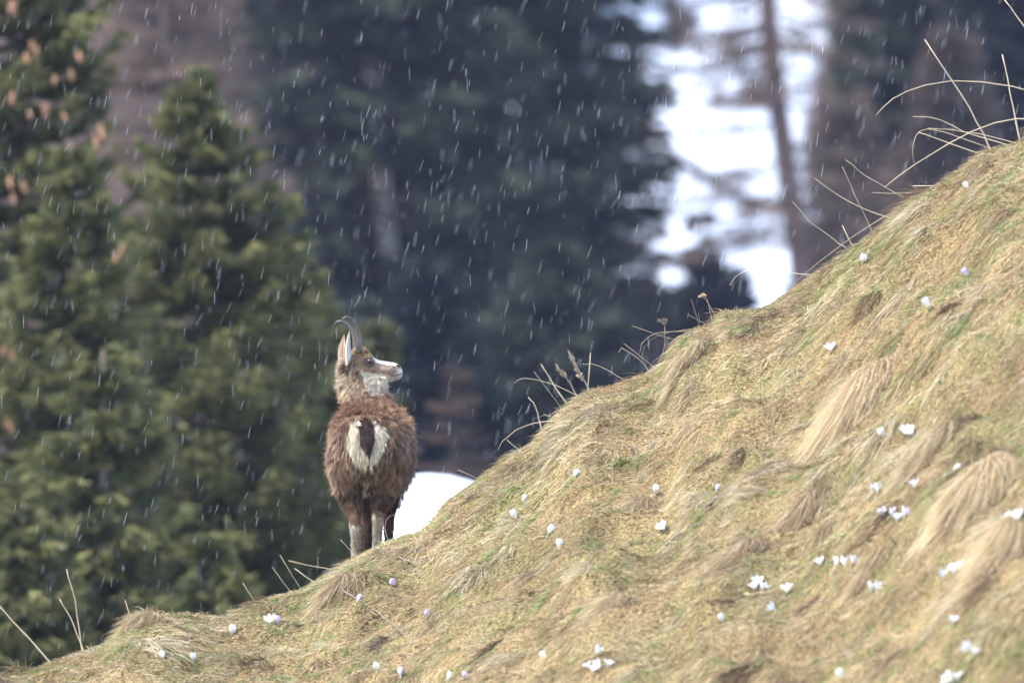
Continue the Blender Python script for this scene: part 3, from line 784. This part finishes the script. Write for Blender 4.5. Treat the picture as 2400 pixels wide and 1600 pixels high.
e = empty('dead_tree', P3(1800, 490, 262)); tag(e, 'dark leaning dead tree lying across the snow field toward the larch trunk', 'dead tree')
P = spline([P3(a, b, 262) for a, b in [(1535, 345), (1575, 365), (1640, 405), (1720, 455), (1800, 480), (1860, 492)]], 20) - np.array(e.location)
V, Fc, C = tube(P, np.linspace(.03, .10, 20), 7, (.09, .07, .065)); obj('trunk', mesh('trunk', V, Fc, M_bark, C, True), e)
q = 420; ii = R.integers(0, 20, q)
V, Fc, C = blades(P[ii] + R.normal(0, .05, (q, 3)), R.normal(0, .32, (q, 3)) * (1, 1, .6), np.tile([0, 0, -.12], (q, 1)), np.full(q, .03), R.normal(0, 1, (q, 3)), np.tile((.10, .075, .065), (q, 1)), np.tile((.17, .13, .11), (q, 1)))
obj('branches', mesh('branches', V, Fc, M_twig, C), e)['kind'] = 'stuff'

# forest further up the mountainside: copies of two far spruces sharing their meshes
def copy_tree(src, loc, label, sc, rz, group):
    c = src.copy(); S.collection.objects.link(c); c.location = loc; c['label'] = label; c['group'] = group
    c.scale = (sc, sc, sc); c.rotation_euler = (0, 0, rz)
    for ch in src.children:
        d = ch.copy(); S.collection.objects.link(d); d.parent = c
src = tree('spruce_tree', -150, 300, -1800, float(Hmt(-12, 300)), 'broad dark spruce standing high at the forest edge beyond the cone-bearing spruce', 'spruces higher on the mountainside', 3.0, 5, 800, 50, .7, .2, FARD, 60, droop=.35, lift=.4, low=1)
for i, (u, D, lab) in enumerate([(60, 306, 'shadowy spruce behind the cone-bearing spruce'), (300, 304, 'shadowy spruce behind the bare larches'), (520, 310, 'shadowy spruce high behind the pointed near spruce'),
        (830, 306, 'shadowy spruce behind the grey trunk'), (1010, 304, 'shadowy spruce between grey trunk and dense middle spruce'), (1190, 312, 'shadowy spruce behind the dense middle spruce'),
        (2060, 308, 'shadowy spruce behind the brown larches'), (2240, 302, 'shadowy spruce in the upper corner'), (2480, 298, 'shadowy spruce at the frame side above the summit'),
        (2700, 300, 'shadowy spruce beyond the frame side above the summit')]):
    x = (u - 1200) * D / F
    copy_tree(src, (x, D, float(Hmt(x, D)) - .3), lab, R.uniform(.85, 1.2), R.uniform(0, 6), 'spruces higher on the mountainside')

# ------------------------------------------------------------------ falling sleet
N = 3600
y = np.concatenate([R.uniform(56, 80, N // 2), R.uniform(40, 130, N - N // 2)])
u = R.uniform(-150, 2550, N); v = R.uniform(-150, 1750, N)
p = np.stack([(u - 1200) * y / F, y, (800 - v) * y / F], 1)
ok = p[:, 2] > np.where(y < 79, H(p[:, 0], y), -9) + .05
p = p[ok]; n = len(p)
Ls = R.uniform(.025, .072, n); sl = R.normal(.20, .15, n)
d = np.stack([sl, R.normal(0, .15, n), np.ones(n)], 1); d = unit(d) * Ls[:, None]
wob = R.normal(0, .022, (n, 1)) * np.array([1., 0, 0]) * Ls[:, None]
r = (R.uniform(.0002, .0007, n) * np.where(R.random(n) < .12, 1.5, 1))
Vs = []
for t, b in ((0, 0), (.35, 1), (.7, -.6), (1, .4)):
    c = p + d * t + wob * b
    for a in range(3):
        q = 2 * math.pi * a / 3
        Vs.append(c + (r * (1 if 0 < t < 1 else .45))[:, None] * np.array([math.cos(q), math.sin(q), 0]))
V = np.stack(Vs, 1)
f = []
for s in range(3):
    for a in range(3):
        b = (a + 1) % 3; f.append((s * 3 + a, s * 3 + b, s * 3 + 3 + b, s * 3 + 3 + a))
f = np.array(f)
Fc = (np.arange(n)[:, None, None] * 12 + f[None]).reshape(-1, 4)
tag(obj('falling_sleet', mesh('falling_sleet', V.reshape(-1, 3), Fc, M_sleet)), 'wet sleet falling slantwise all through the air', 'sleet', kind='stuff')

# ------------------------------------------------------------------ chamois
YB = 68.1                       # depth of the hind legs
PX = YB / F                     # metres per photograph pixel at the animal
O = np.array([(860 - 1200) * PX, YB, float(H((860 - 1200) * PX, YB))])
cham = empty('chamois', O)
tag(cham, 'brown chamois seen from behind with white rump heart, head turned in profile', 'chamois')

def Q(u, v, y): return np.array([(u - 1200) * y / F, y, (800 - v) * y / F])

parts = []
def chain(pts):
    """pts: (u, v, y, radius px): rounded tapered tube through them"""
    P = spline([list(Q(a, b, c)) + [r * PX] for a, b, c, r in pts], 6 * len(pts))
    V, Fc, C = tube(P[:, :3], np.maximum(P[:, 3], .004), 14)
    parts.append((V, Fc, C))
    for e in (P[0], P[-1]): parts.append(ellipsoid(e[:3], [e[3] * .98] * 3, 14, 8))

def loft(secs, axis, nexp, n=40, m=28):
    """axis 'y': (y, u, vtop, vbot, halfwidth px); axis 'x': (u, y, vtop, vbot, half depth px)"""
    Sx = spline(secs, n); V, Fc = [], []
    for s in Sx:
        for k in range(m):
            a = 2 * math.pi * k / m; c, q = math.cos(a), math.sin(a)
            cx = math.copysign(abs(c) ** (2 / nexp), c); cz = math.copysign(abs(q) ** (2 / nexp), q)
            vc = (s[2] + s[3]) / 2; hv = (s[3] - s[2]) / 2
            if axis == 'y': V.append(Q(s[1] + cx * s[4], vc - cz * hv, s[0]))
            else: V.append(Q(s[0], vc - cz * hv, s[1]) + np.array([0, cx * s[4] * PX, 0]))
    for i in range(n - 1):
        for k in range(m):
            a, b = i * m + k, i * m + (k + 1) % m; Fc += [(a, b, b + m), (a, b + m, a + m)]
    for i0, s, fl in ((0, Sx[0], 1), ((n - 1) * m, Sx[-1], 0)):
        V.append(np.mean(V[i0:i0 + m], 0)); c = len(V) - 1
        for k in range(m):
            a, b = i0 + k, i0 + (k + 1) % m; Fc.append((b, a, c) if fl else (a, b, c))
    V = np.array(V); parts.append((V, np.array(Fc, np.int32), np.zeros((len(V), 3))))

loft([(67.89, 862, 1005, 1075, 34), (67.94, 862, 975, 1112, 66), (68.03, 863, 962, 1135, 84), (68.16, 866, 953, 1146, 90), (68.30, 870, 952, 1154, 95),
      (68.45, 874, 946, 1160, 95), (68.58, 878, 946, 1152, 84), (68.70, 880, 950, 1130, 72), (68.80, 880, 985, 1085, 36)], 'y', 2.45)
def gv(u, y):   # row of the ground at a place
    x = (u - 1200) * y / F; return 800 - float(H(x, y)) * F / y
chain([(824, 1035, 68.10, 44), (816, 1085, 68.08, 46), (816, 1130, 68.10, 36), (822, 1175, 68.10, 24), (829, 1212, 68.03, 14.5), (833, 1238, 67.98, 12.5), (834, 1262, 68.0, 11),
       (834, 1300, 68.04, 10.5), (835, gv(835, 68.06) - 20, 68.06, 10.5), (836, gv(836, 68.10) - 8, 68.10, 10)])
chain([(900, 1035, 68.10, 44), (905, 1085, 68.08, 46), (903, 1125, 68.10, 38), (897, 1162, 68.10, 26), (889, 1192, 68.02, 16), (886, 1212, 67.97, 13.5), (885, 1236, 67.99, 11.5),
       (885, 1275, 68.03, 10.5), (885, gv(885, 68.06) - 20, 68.06, 10.5), (885, gv(885, 68.1) - 8, 68.10, 10)])
chain([(925, 1060, 68.62, 44), (922, 1110, 68.62, 40), (915, 1160, 68.62, 24), (911, 1205, 68.62, 14), (911, 1240, 68.60, 12), (911, 1275, 68.60, 9), (911, gv(911, 68.62) - 9, 68.62, 9)])
chain([(845, 1060, 68.62, 44), (852, 1110, 68.62, 38), (858, 1165, 68.62, 22), (859, 1210, 68.62, 17), (859, 1245, 68.60, 15), (859, 1285, 68.60, 13), (860, gv(860, 68.62) - 9, 68.62, 9)])
chain([(876, 1010, 68.58, 66), (864, 965, 68.62, 62), (847, 930, 68.63, 49), (837, 900, 68.63, 41), (829, 872, 68.63, 33)])
loft([(803, 68.63, 846, 872, 12), (810, 68.63, 836, 886, 22), (820, 68.63, 826, 897, 28), (834, 68.63, 819, 901, 32), (848, 68.63, 818, 900, 32), (861, 68.63, 824, 897, 30),
      (872, 68.63, 834.5, 895, 26), (884, 68.63, 843.5, 893, 22), (898, 68.63, 846.5, 891, 18), (912, 68.63, 848.5, 890, 16), (925, 68.63, 851, 891, 16),
      (935, 68.63, 855.5, 889, 14), (941, 68.63, 863, 885, 10), (944, 68.63, 868, 878, 4)], 'x', 2.2)
# brow ridge over the eye and cheek
parts.append(ellipsoid(Q(864, 837, 68.58), (.024, .014, .009), 12, 8))
parts.append(ellipsoid(Q(882, 900, 68.60), (.045, .045, .05), 14, 10))
parts.append(ellipsoid(Q(872, 915, 68.60), (.05, .05, .05), 14, 10))
parts.append(ellipsoid(Q(905, 866, 68.60), (.05, .022, .022), 12, 8))
V, Fc, C = join(parts)
me0 = mesh('rough_body', V, Fc, M_skin)
tmp = bpy.data.objects.new('rough_body', me0); S.collection.objects.link(tmp)
rm = tmp.modifiers.new('r', 'REMESH'); rm.mode = 'VOXEL'; rm.voxel_size = .0062
sm = tmp.modifiers.new('s', 'SMOOTH'); sm.factor = .5; sm.iterations = 5
dg = bpy.context.evaluated_depsgraph_get(); dg.update()
ev = tmp.evaluated_get(dg); bme = bpy.data.meshes.new_from_object(ev)
bpy.data.objects.remove(tmp); bpy.data.meshes.remove(me0)
nv = len(bme.vertices)
BV = np.empty(nv * 3, np.float32); bme.vertices.foreach_get('co', BV); BV = BV.reshape(-1, 3).astype(float)
BN = np.empty(nv * 3, np.float32); bme.vertices.foreach_get('normal', BN); BN = BN.reshape(-1, 3).astype(float)

LOBE_L = [(832, 982), (822, 997), (814, 1014), (812, 1036), (818, 1062), (832, 1084), (848, 1096), (862, 1103), (864, 1062), (857, 1056), (845, 1046), (842, 1020), (839, 1005), (842, 990)]
LOBE_R = [(873, 984), (878, 1000), (882, 1015), (876, 1035), (868, 1055), (865, 1062), (866, 1103), (880, 1082), (896, 1066), (905, 1045), (911, 1022), (906, 1006), (892, 995)]
TAILP = [(842, 980), (873, 980), (882, 1015), (874, 1045), (864, 1064), (855, 1056), (844, 1045), (842, 1015)]
FOREH = [(826, 812), (852, 812), (872, 826), (882, 842), (886, 872), (858, 871), (842, 862), (830, 845)]
MUZ = [(880, 851), (905, 858), (922, 858), (927, 868), (920, 878), (903, 875), (884, 877), (876, 862)]
BEARD = [(843, 866), (858, 871), (884, 876), (903, 876), (918, 880), (935, 874), (950, 866), (950, 898), (905, 915), (892, 921), (874, 924), (858, 905)]

def coat(P, N):
    """colour, fur length, comb direction for skin points"""
    n = len(P); u = 1200 + P[:, 0] * F / P[:, 1]; v = 800 - P[:, 2] * F / P[:, 1]; y = P[:, 1]
    uj = u + (noise(P[:, 0] * 60, P[:, 2] * 60, P[:, 1] * 60, 90) - .5) * 7; vj = v + (noise(P[:, 0] * 60, P[:, 2] * 60, P[:, 1] * 60, 91) - .5) * 7
    ua = u + (noise(P[:, 0] * 120, P[:, 2] * 120, P[:, 1] * 120, 95) - .5) * 6; va = v + (noise(P[:, 0] * 120, P[:, 2] * 120, P[:, 1] * 120, 96) - .5) * 6
    nz = fbm(P[:, 0] * 14, P[:, 2] * 9, P[:, 1] * 14, 92)[:, None]
    col = lerp((.125, .072, .046), (.30, .185, .115), nz)
    col = col * (.62 + .8 * noise(P[:, 0] * 48, P[:, 2] * 9, P[:, 1] * 30, 97))[:, None]
    back = step(-v, -1010, -950)[:, None]
    col = lerp(col, lerp((.11, .064, .050), (.32, .17, .09), nz), back * .7)
    side = (step(np.abs(u - 870), 55, 105) * step(v, 990, 1050))[:, None]
    col = lerp(col, lerp((.17, .11, .08), (.33, .23, .16), nz), side * .7)
    L = np.full(n, .038)
    d = np.zeros((n, 3)); d[:, 2] = -1; d[:, 1] = -.35
    d[:, 1] -= back[:, 0] * 1.0; d[:, 2] += back[:, 0] * .45
    L = np.where(v < 1000, .042, L)
    rear = y < 68.25
    # legs
    leg = v > 1150
    L = np.where(leg, np.interp(v, [1150, 1215], [.032, .011]), L)
    col = np.where(leg[:, None], lerp((.07, .038, .024), (.19, .11, .065), noise(P[:, 0] * 60, P[:, 2] * 14, P[:, 1] * 40, 98)[:, None]), col)
    fl_ = (y > 68.35) & (v > 1130); col = np.where(fl_[:, None], lerp((.045, .026, .018), (.09, .05, .033), nz), col)  # front legs coloured darker, painting in the shade between the legs
    mid_ = (y < 68.3) & (np.abs(u - 864) < 12) & (v > 1100); col = np.where(mid_[:, None], col * .55, col)  # shade of the gap between the hind legs, multiplied into the coat colour
    fringe = (u > 925) & (v > 1095) & (v < 1180); L = np.where(fringe, .055, L)
    shank = rear & (v + 26 * (noise(P[:, 0] * 130, P[:, 2] * 60, P[:, 1] * 90, 99) - .5) > np.where(u < 860, 1230, 1206)) & (N[:, 1] < .35)
    col = np.where(shank[:, None], lerp((.13, .10, .075), (.58, .49, .38), noise(P[:, 0] * 150, P[:, 2] * 150, P[:, 1] * 99, 93)[:, None]), col)
    L = np.where(v > 1215, .011, L)
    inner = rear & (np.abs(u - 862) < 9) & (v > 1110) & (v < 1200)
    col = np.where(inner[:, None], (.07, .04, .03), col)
    belly = (y > 68.2) & (y < 68.5) & (v > 1150) & (np.abs(u - 868) < 20)
    col = np.where(belly[:, None], (.7, .64, .55), col)
    # rump
    r3 = rear & (N[:, 1] < .2)
    hp = r3 & (inpoly(uj, vj, LOBE_L) | inpoly(uj, vj, LOBE_R))
    col = np.where(hp[:, None], lerp((.76, .64, .44), (.90, .83, .66), nz), col); L = np.where(hp, .034, L)
    tp = r3 & inpoly(uj, vj, TAILP); col = np.where(tp[:, None], lerp((.045, .028, .022), (.10, .055, .038), nz), col); L = np.where(tp, .032, L)
    crack = r3 & (np.abs(u - 864.5) < 2.2) & (v > 1055); L = np.where(crack, .006, L); col = np.where(crack[:, None], (.05, .03, .025), col)
    lowr = r3 & (np.abs(u - 864) < 40) & (v > 1095) & (v < 1150)
    col = np.where((lowr & ~hp)[:, None], lerp((.10, .06, .035), (.24, .16, .09), nz), col)
    # neck
    nk = (y > 68.45) & (v < 945)
    w = (step(-v, -950, -920) * (y > 68.45))[:, None]
    col = lerp(col, lerp((.22, .13, .085), (.50, .36, .24), nz), w)
    L = np.where(nk, .034, L)
    dn = np.zeros((n, 3)); dn[:, 2] = -.9; dn[:, 0] = -.15; dn[:, 1] = -.15
    d = np.where(nk[:, None], dn, d)
    head = (y > 68.45) & ((v < 905) & (u > 842) | (v < 850))
    nape = (y > 68.45) & (v < 905) & (u < 812)
    d = np.where(nape[:, None], np.array([-1., -.1, -.25]), d); L = np.where(nape, .040, L)
    col = np.where(nape[:, None], lerp((.42, .30, .20), (.72, .60, .46), nz), col)
    L = np.where(head & ~nape, .013, L); fr = head & (v < 828) & (u > 838) & (u < 870); L = np.where(fr, .022, L)
    d = np.where((head & ~nape)[:, None], np.array([-1., 0, -.45]), d)
    near = y < 68.64
    col = np.where((head & ~nape)[:, None], lerp((.34, .22, .13), (.46, .32, .20), nz), col)
    fh = (y > 68.45) & inpoly(ua, va, FOREH); col = np.where(fh[:, None], lerp((.26, .15, .08), (.46, .31, .19), nz), col)
    bd = (y > 68.45) & inpoly(ua, va, BEARD); col = np.where(bd[:, None], lerp((.76, .67, .52), (.91, .85, .70), nz), col)
    mz = (y > 68.45) & inpoly(ua, va, MUZ); col = np.where(mz[:, None], lerp((.30, .20, .15), (.48, .36, .29), nz), col)
    br = (y > 68.45) & (u > 874) & (v < np.interp(u, [874, 880, 905, 926, 945], [840, 849.5, 856, 858, 858])); col = np.where(br[:, None], (.84, .80, .74), col)
    tip = (y > 68.45) & (v < 900) & (ua > 929 - (va - 868) * .25); col = np.where(tip[:, None], lerp((.42, .35, .28), (.78, .72, .63), nz), col)
    eye = (y > 68.45) & (((ua - 863) / 14) ** 2 + ((va - 849) / 12) ** 2 < 1); col = np.where(eye[:, None], (.15, .11, .10), col)
    socket = (y > 68.45) & (((u - 866) / 9) ** 2 + ((v - 845.5) / 7) ** 2 < 1)
    bl = bd & (v > 880) & (u < 935)
    L = np.where(bl, np.interp(u, [860, 900, 930], [.036, .030, .010]), L)
    d = np.where(bl[:, None], np.array([-.12, -.05, -1.]), d)
    L = np.where(tip | mz | br | eye, .006, L); L = np.where(socket | ((u > 938) & (y > 68.45) & (v < 900)), 0, L)
    darkear = (y > 68.45) & (y < 68.64) & (((u - 812) / 8) ** 2 + ((v - 862) / 12) ** 2 < 1); col = np.where(darkear[:, None], (.09, .05, .035), col)
    hoof = v > np.array(np.interp(u, [835, 885, 912], [gv(835, 68.1) - 14, gv(885, 68.1) - 14, gv(911, 68.62) - 14]))
    L = np.where(hoof, 0, L); col = np.where(hoof[:, None], (.03, .027, .025), col)
    return col, L, d

bcol, bL, bd = coat(BV, BN)
a = bme.attributes.new('Col', 'FLOAT_COLOR', 'POINT')
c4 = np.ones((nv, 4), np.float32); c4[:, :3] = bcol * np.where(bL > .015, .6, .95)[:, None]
a.data.foreach_set('color', c4.ravel())
bme.materials.clear(); bme.materials.append(M_skin)
for p_ in bme.polygons: p_.use_smooth = True
bme.transform(Matrix.Translation(-Vector(O)))
bme.name = 'body'
obj('body', bme, cham)

# fur
bme.calc_loop_triangles()
nt_ = len(bme.loop_triangles); tri = np.empty(nt_ * 3, np.int32); bme.loop_triangles.foreach_get('vertices', tri); tri = tri.reshape(-1, 3)
A3, B3, C3 = BV[tri[:, 0]], BV[tri[:, 1]], BV[tri[:, 2]]
area = np.linalg.norm(np.cross(B3 - A3, C3 - A3), axis=1)
cen = (A3 + B3 + C3) / 3
wgt = area * np.where((cen[:, 2] > (800 - 935) * PX) & (cen[:, 1] > 68.4), 4.0, 1) * np.where(cen[:, 1] > 68.85, .3, 1) * np.where(cen[:, 2] < (800 - 1180) * PX, 1.6, 1)
NH = 100000
ti = R.choice(nt_, NH, p=wgt / wgt.sum())
r1 = np.sqrt(R.random(NH))[:, None]; r2 = R.random(NH)[:, None]
P = A3[ti] * (1 - r1) + B3[ti] * (r1 * (1 - r2)) + C3[ti] * (r1 * r2)
Nn = unit(BN[tri[ti, 0]] + BN[tri[ti, 1]] + BN[tri[ti, 2]])
hc, hl, hd = coat(P, Nn)
k = hl > .001; P, Nn, hc, hl, hd = P[k], Nn[k], hc[k], hl[k], hd[k]; n = len(P)
# clumps: neighbouring hairs share a tip
kc = R.choice(n, 5200, replace=False); kd = KDTree(len(kc))
for i, q in enumerate(kc): kd.insert(P[q], i)
kd.balance()
ci = np.array([kd.find(P[i])[1] for i in range(n)])
def comb(Pn, Nn_, dd, ll, extra=0):
    t = dd - (dd * Nn_).sum(1, keepdims=True) * Nn_
    m = 1.0 + 0 * ll
    return unit(unit(t) + Nn_ * (.50 * m)[:, None])
vv_ = 800 - P[:, 2] * F / P[:, 1]
messy = np.where((vv_ < 1000) & (vv_ > 925), .60, .20) * np.where(hl < .015, .5, 1)
cdir = R.normal(0, 1, (len(kc), 3))
base_d = comb(P, Nn, hd, hl)
dirv = unit(base_d + cdir[ci] * messy[:, None] + R.normal(0, .10, (n, 3)))
ln = hl * R.uniform(.6, 1.15, n)
ctip = P[kc] + unit(base_d[kc] + cdir * messy[kc][:, None]) * hl[kc][:, None] * 1.0
tip = P + dirv * ln[:, None]
cl = (np.where(hl > .02, .36, .1) * R.uniform(.5, 1, n))[:, None]
tip = tip * (1 - cl) + ctip[ci] * cl
dd = tip - P
fly = R.random(n) < .04
dd = np.where(fly[:, None], unit(Nn + hd * .3 + R.normal(0, .3, (n, 3))) * (ln * 1.3)[:, None], dd)
bend = hd * (ln * .22)[:, None]
curl = R.normal(0, .10, (n, 3)) * ln[:, None]
jit = R.uniform(.6, 1.4, (n, 1)); cj = (.6 + .95 * R.random(len(kc)) ** 1.5)[ci][:, None]
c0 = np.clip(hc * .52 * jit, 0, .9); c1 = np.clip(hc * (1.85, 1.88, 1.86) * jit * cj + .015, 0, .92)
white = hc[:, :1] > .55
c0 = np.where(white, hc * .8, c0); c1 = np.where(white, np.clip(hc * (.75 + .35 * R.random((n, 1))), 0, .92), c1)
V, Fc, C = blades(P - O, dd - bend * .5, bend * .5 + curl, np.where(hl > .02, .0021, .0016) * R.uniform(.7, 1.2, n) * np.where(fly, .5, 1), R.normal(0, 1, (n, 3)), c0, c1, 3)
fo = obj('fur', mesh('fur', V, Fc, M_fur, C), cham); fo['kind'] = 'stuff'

# tail
tp = spline([list(Q(860, 1000, 67.90)) + [13 * PX], list(Q(861, 1022, 67.875)) + [14 * PX], list(Q(862, 1042, 67.872)) + [9 * PX], list(Q(863, 1058, 67.88)) + [4 * PX]], 12)
V1 = tube(tp[:, :3] - O, tp[:, 3] * .35, 10, (.035, .022, .018))
m = 3500; ti_ = R.integers(0, 11, m); a_ = R.uniform(0, 2 * math.pi, m)
rt = tp[ti_, :3] + np.stack([np.cos(a_), np.sin(a_) * .8, np.zeros(m)], 1) * tp[ti_, 3][:, None] * .75 - O
V2 = blades(rt, np.stack([np.cos(a_) * .006, np.sin(a_) * .006 - .004, -R.uniform(.016, .036, m)], 1), R.normal(0, .002, (m, 3)), np.full(m, .002), R.normal(0, 1, (m, 3)),
            np.broadcast_to((.035, .022, .018), (m, 3)), lerp((.04, .025, .02), (.12, .07, .05), R.random((m, 1))), 2)
V, Fc, C = join([V1, V2]); obj('tail', mesh('tail', V, Fc, M_fur, C), cham)['label'] = 'short dark tail between the white lobes'

# horns
def horn(pts, y0, y1, rb):
    n = 60; P = spline([list(Q(a, b, y0 + (y1 - y0) * i / (len(pts) - 1))) for i, (a, b) in enumerate(pts)], n)
    t = np.linspace(0, 1, n)
    r = rb * PX * (1 - t) ** .62 * .97 + .3 * PX
    r = r * (1 + .07 * np.sin(t * 120) * (t < .5))
    col = lerp((.11, .09, .075), (.055, .052, .054), step(t, .3, .6)[:, None]) * (1 - .3 * (np.sin(t * 120) < -.3) * (t < .5))[:, None]
    V, Fc, C = tube(P - O, r, 12, col)
    obj('horn', mesh('horn', V, Fc, M_horn, C, True), cham)
horn([(840, 826), (841, 812), (840.6, 796.5), (837, 776), (830, 758), (822, 748), (813, 743), (805, 747), (800.5, 756)], 68.585, 68.56, 7.5)
horn([(834, 824), (833, 808), (831, 789), (824, 773), (813, 760), (801.5, 754), (791, 754.5), (785, 762), (783, 771)], 68.675, 68.70, 7.0)

# ears
def ear(base, tip, y, w, out_col, in_col, openv, label=None):
    n, m = 14, 9
    P = spline([list(Q(*base, y)), list((Q(*base, y) + Q(*tip, y)) / 2 + np.array([-.004, 0, 0])), list(Q(*tip, y))], n)
    ax = unit(P[-1] - P[0]); op = np.array(openv, float); op = unit(op - ax * (op @ ax)); sd = np.cross(ax, op)
    V, C = [], []
    for layer, off in ((0, 0.0), (1, .0022)):
        for i in range(n):
            t = i / (n - 1); ww = w * PX * (math.sin(math.pi * min(1, (.22 + .78 * t)) ** 1.0) ** .8 * (1 - t * .25) + .02)
            for k in range(m):
                a = (k / (m - 1) - .5) * math.radians(165)
                rr = ww * .5 - off * (1 if layer else 0)
                V.append(P[i] - op * math.cos(a) * rr * .9 + sd * math.sin(a) * rr + op * rr * .2 - O)
                edge = abs(k / (m - 1) - .5) > .4
                C.append(np.array(in_col) if layer else lerp(out_col[0], out_col[1], 1 - abs(t - .1)) if not edge else np.array((.72, .64, .54)))
    V = np.array(V); C = np.array(C); Fc = []
    for l in (0, 1):
        o_ = l * n * m
        for i in range(n - 1):
            for k in range(m - 1):
                a = o_ + i * m + k; q = (a, a + 1, a + m + 1, a + m); Fc.append(q if l else q[::-1])
    for i in range(n - 1):
        for k, fl in ((0, 1), (m - 1, 0)):
            a = i * m + k; b = a + n * m; q = (a, a + m, b + m, b); Fc.append(q if fl else q[::-1])
    e = obj('ear', mesh('ear', V, np.array(Fc), M_skin, C, True), cham)
    if label: e['label'] = label
ear((817, 856), (819, 775), 68.555, 31, ((.10, .06, .04), (.28, .19, .13)), (.80, .77, .72), (1.0, -.40, 0), 'near ear showing its white inside')
ear((800, 852), (806.5, 784), 68.69, 26, ((.20, .13, .09), (.32, .23, .16)), (.5, .45, .4), (1.0, .6, 0), 'far ear seen from its brown back')

# eye, nostril, lips
V1 = ellipsoid(Q(866.5, 845.5, 68.566) - O, (.0145, .010, .0110), 16, 12, (.20, .075, .03))
dv = V1[0] - (Q(866.5, 845.5, 68.566) - O); pup = (np.abs(dv[:, 0]) < .0065) & (np.abs(dv[:, 2]) < .0035) & (dv[:, 1] < 0)
V1[2][pup] = (.01, .01, .012); rim = (np.abs(dv[:, 2]) > .0055) | (np.abs(dv[:, 0]) > .0095); V1[2][rim] = (.02, .017, .016)
obj('eye', mesh('eye', *V1[:2], M_eye, V1[2], True), cham)
V1 = ellipsoid(Q(866, 845.5, 68.684) - O, (.0125, .010, .0095), 16, 12, (.05, .03, .02)); obj('eye', mesh('eye', *V1[:2], M_eye, V1[2], True), cham)
V, Fc, C = join([ellipsoid(Q(933.5, 857, 68.612) - O, (.0115, .014, .0052), 12, 8, (.02, .018, .018), Matrix.Rotation(math.radians(22), 3, 'Y')),
                 ellipsoid(Q(937, 859.5, 68.63) - O, (.007, .022, .0065), 12, 8, (.03, .027, .027))])
obj('nose', mesh('nose', V, Fc, M_horn, C, True), cham)
lp = spline([list(Q(917, 880.5, 68.594)), list(Q(926, 879.5, 68.594)), list(Q(935, 877.5, 68.600)), list(Q(941.5, 875.5, 68.612)), list(Q(944.5, 874.5, 68.63))], 14)
V, Fc, C = tube(lp - O, .0018, 6, (.06, .045, .04)); obj('mouth', mesh('mouth', V, Fc, M_skin, C), cham)

# ------------------------------------------------------------------ air
hv = np.array([(x, y, z) for x in (-330, 330) for y in (-40, 760) for z in (-14, 330)], float)
hf = np.array([(0, 1, 3, 2), (4, 6, 7, 5), (0, 4, 5, 1), (2, 3, 7, 6), (0, 2, 6, 4), (1, 5, 7, 3)])
mh = bpy.data.materials.new('haze'); mh.use_nodes = True; t = mh.node_tree
t.nodes.remove(t.nodes['Principled BSDF'])
pv = t.nodes.new('ShaderNodeVolumePrincipled'); pv.inputs['Color'].default_value = (.66, .70, 1, 1); pv.inputs['Density'].default_value = .00014
pv.inputs['Anisotropy'].default_value = .2
t.links.new(pv.outputs[0], t.nodes['Material Output'].inputs['Volume'])
tag(obj('haze', mesh('haze', hv, hf, mh)), 'thin damp haze of the falling sleet', 'haze', kind='stuff')
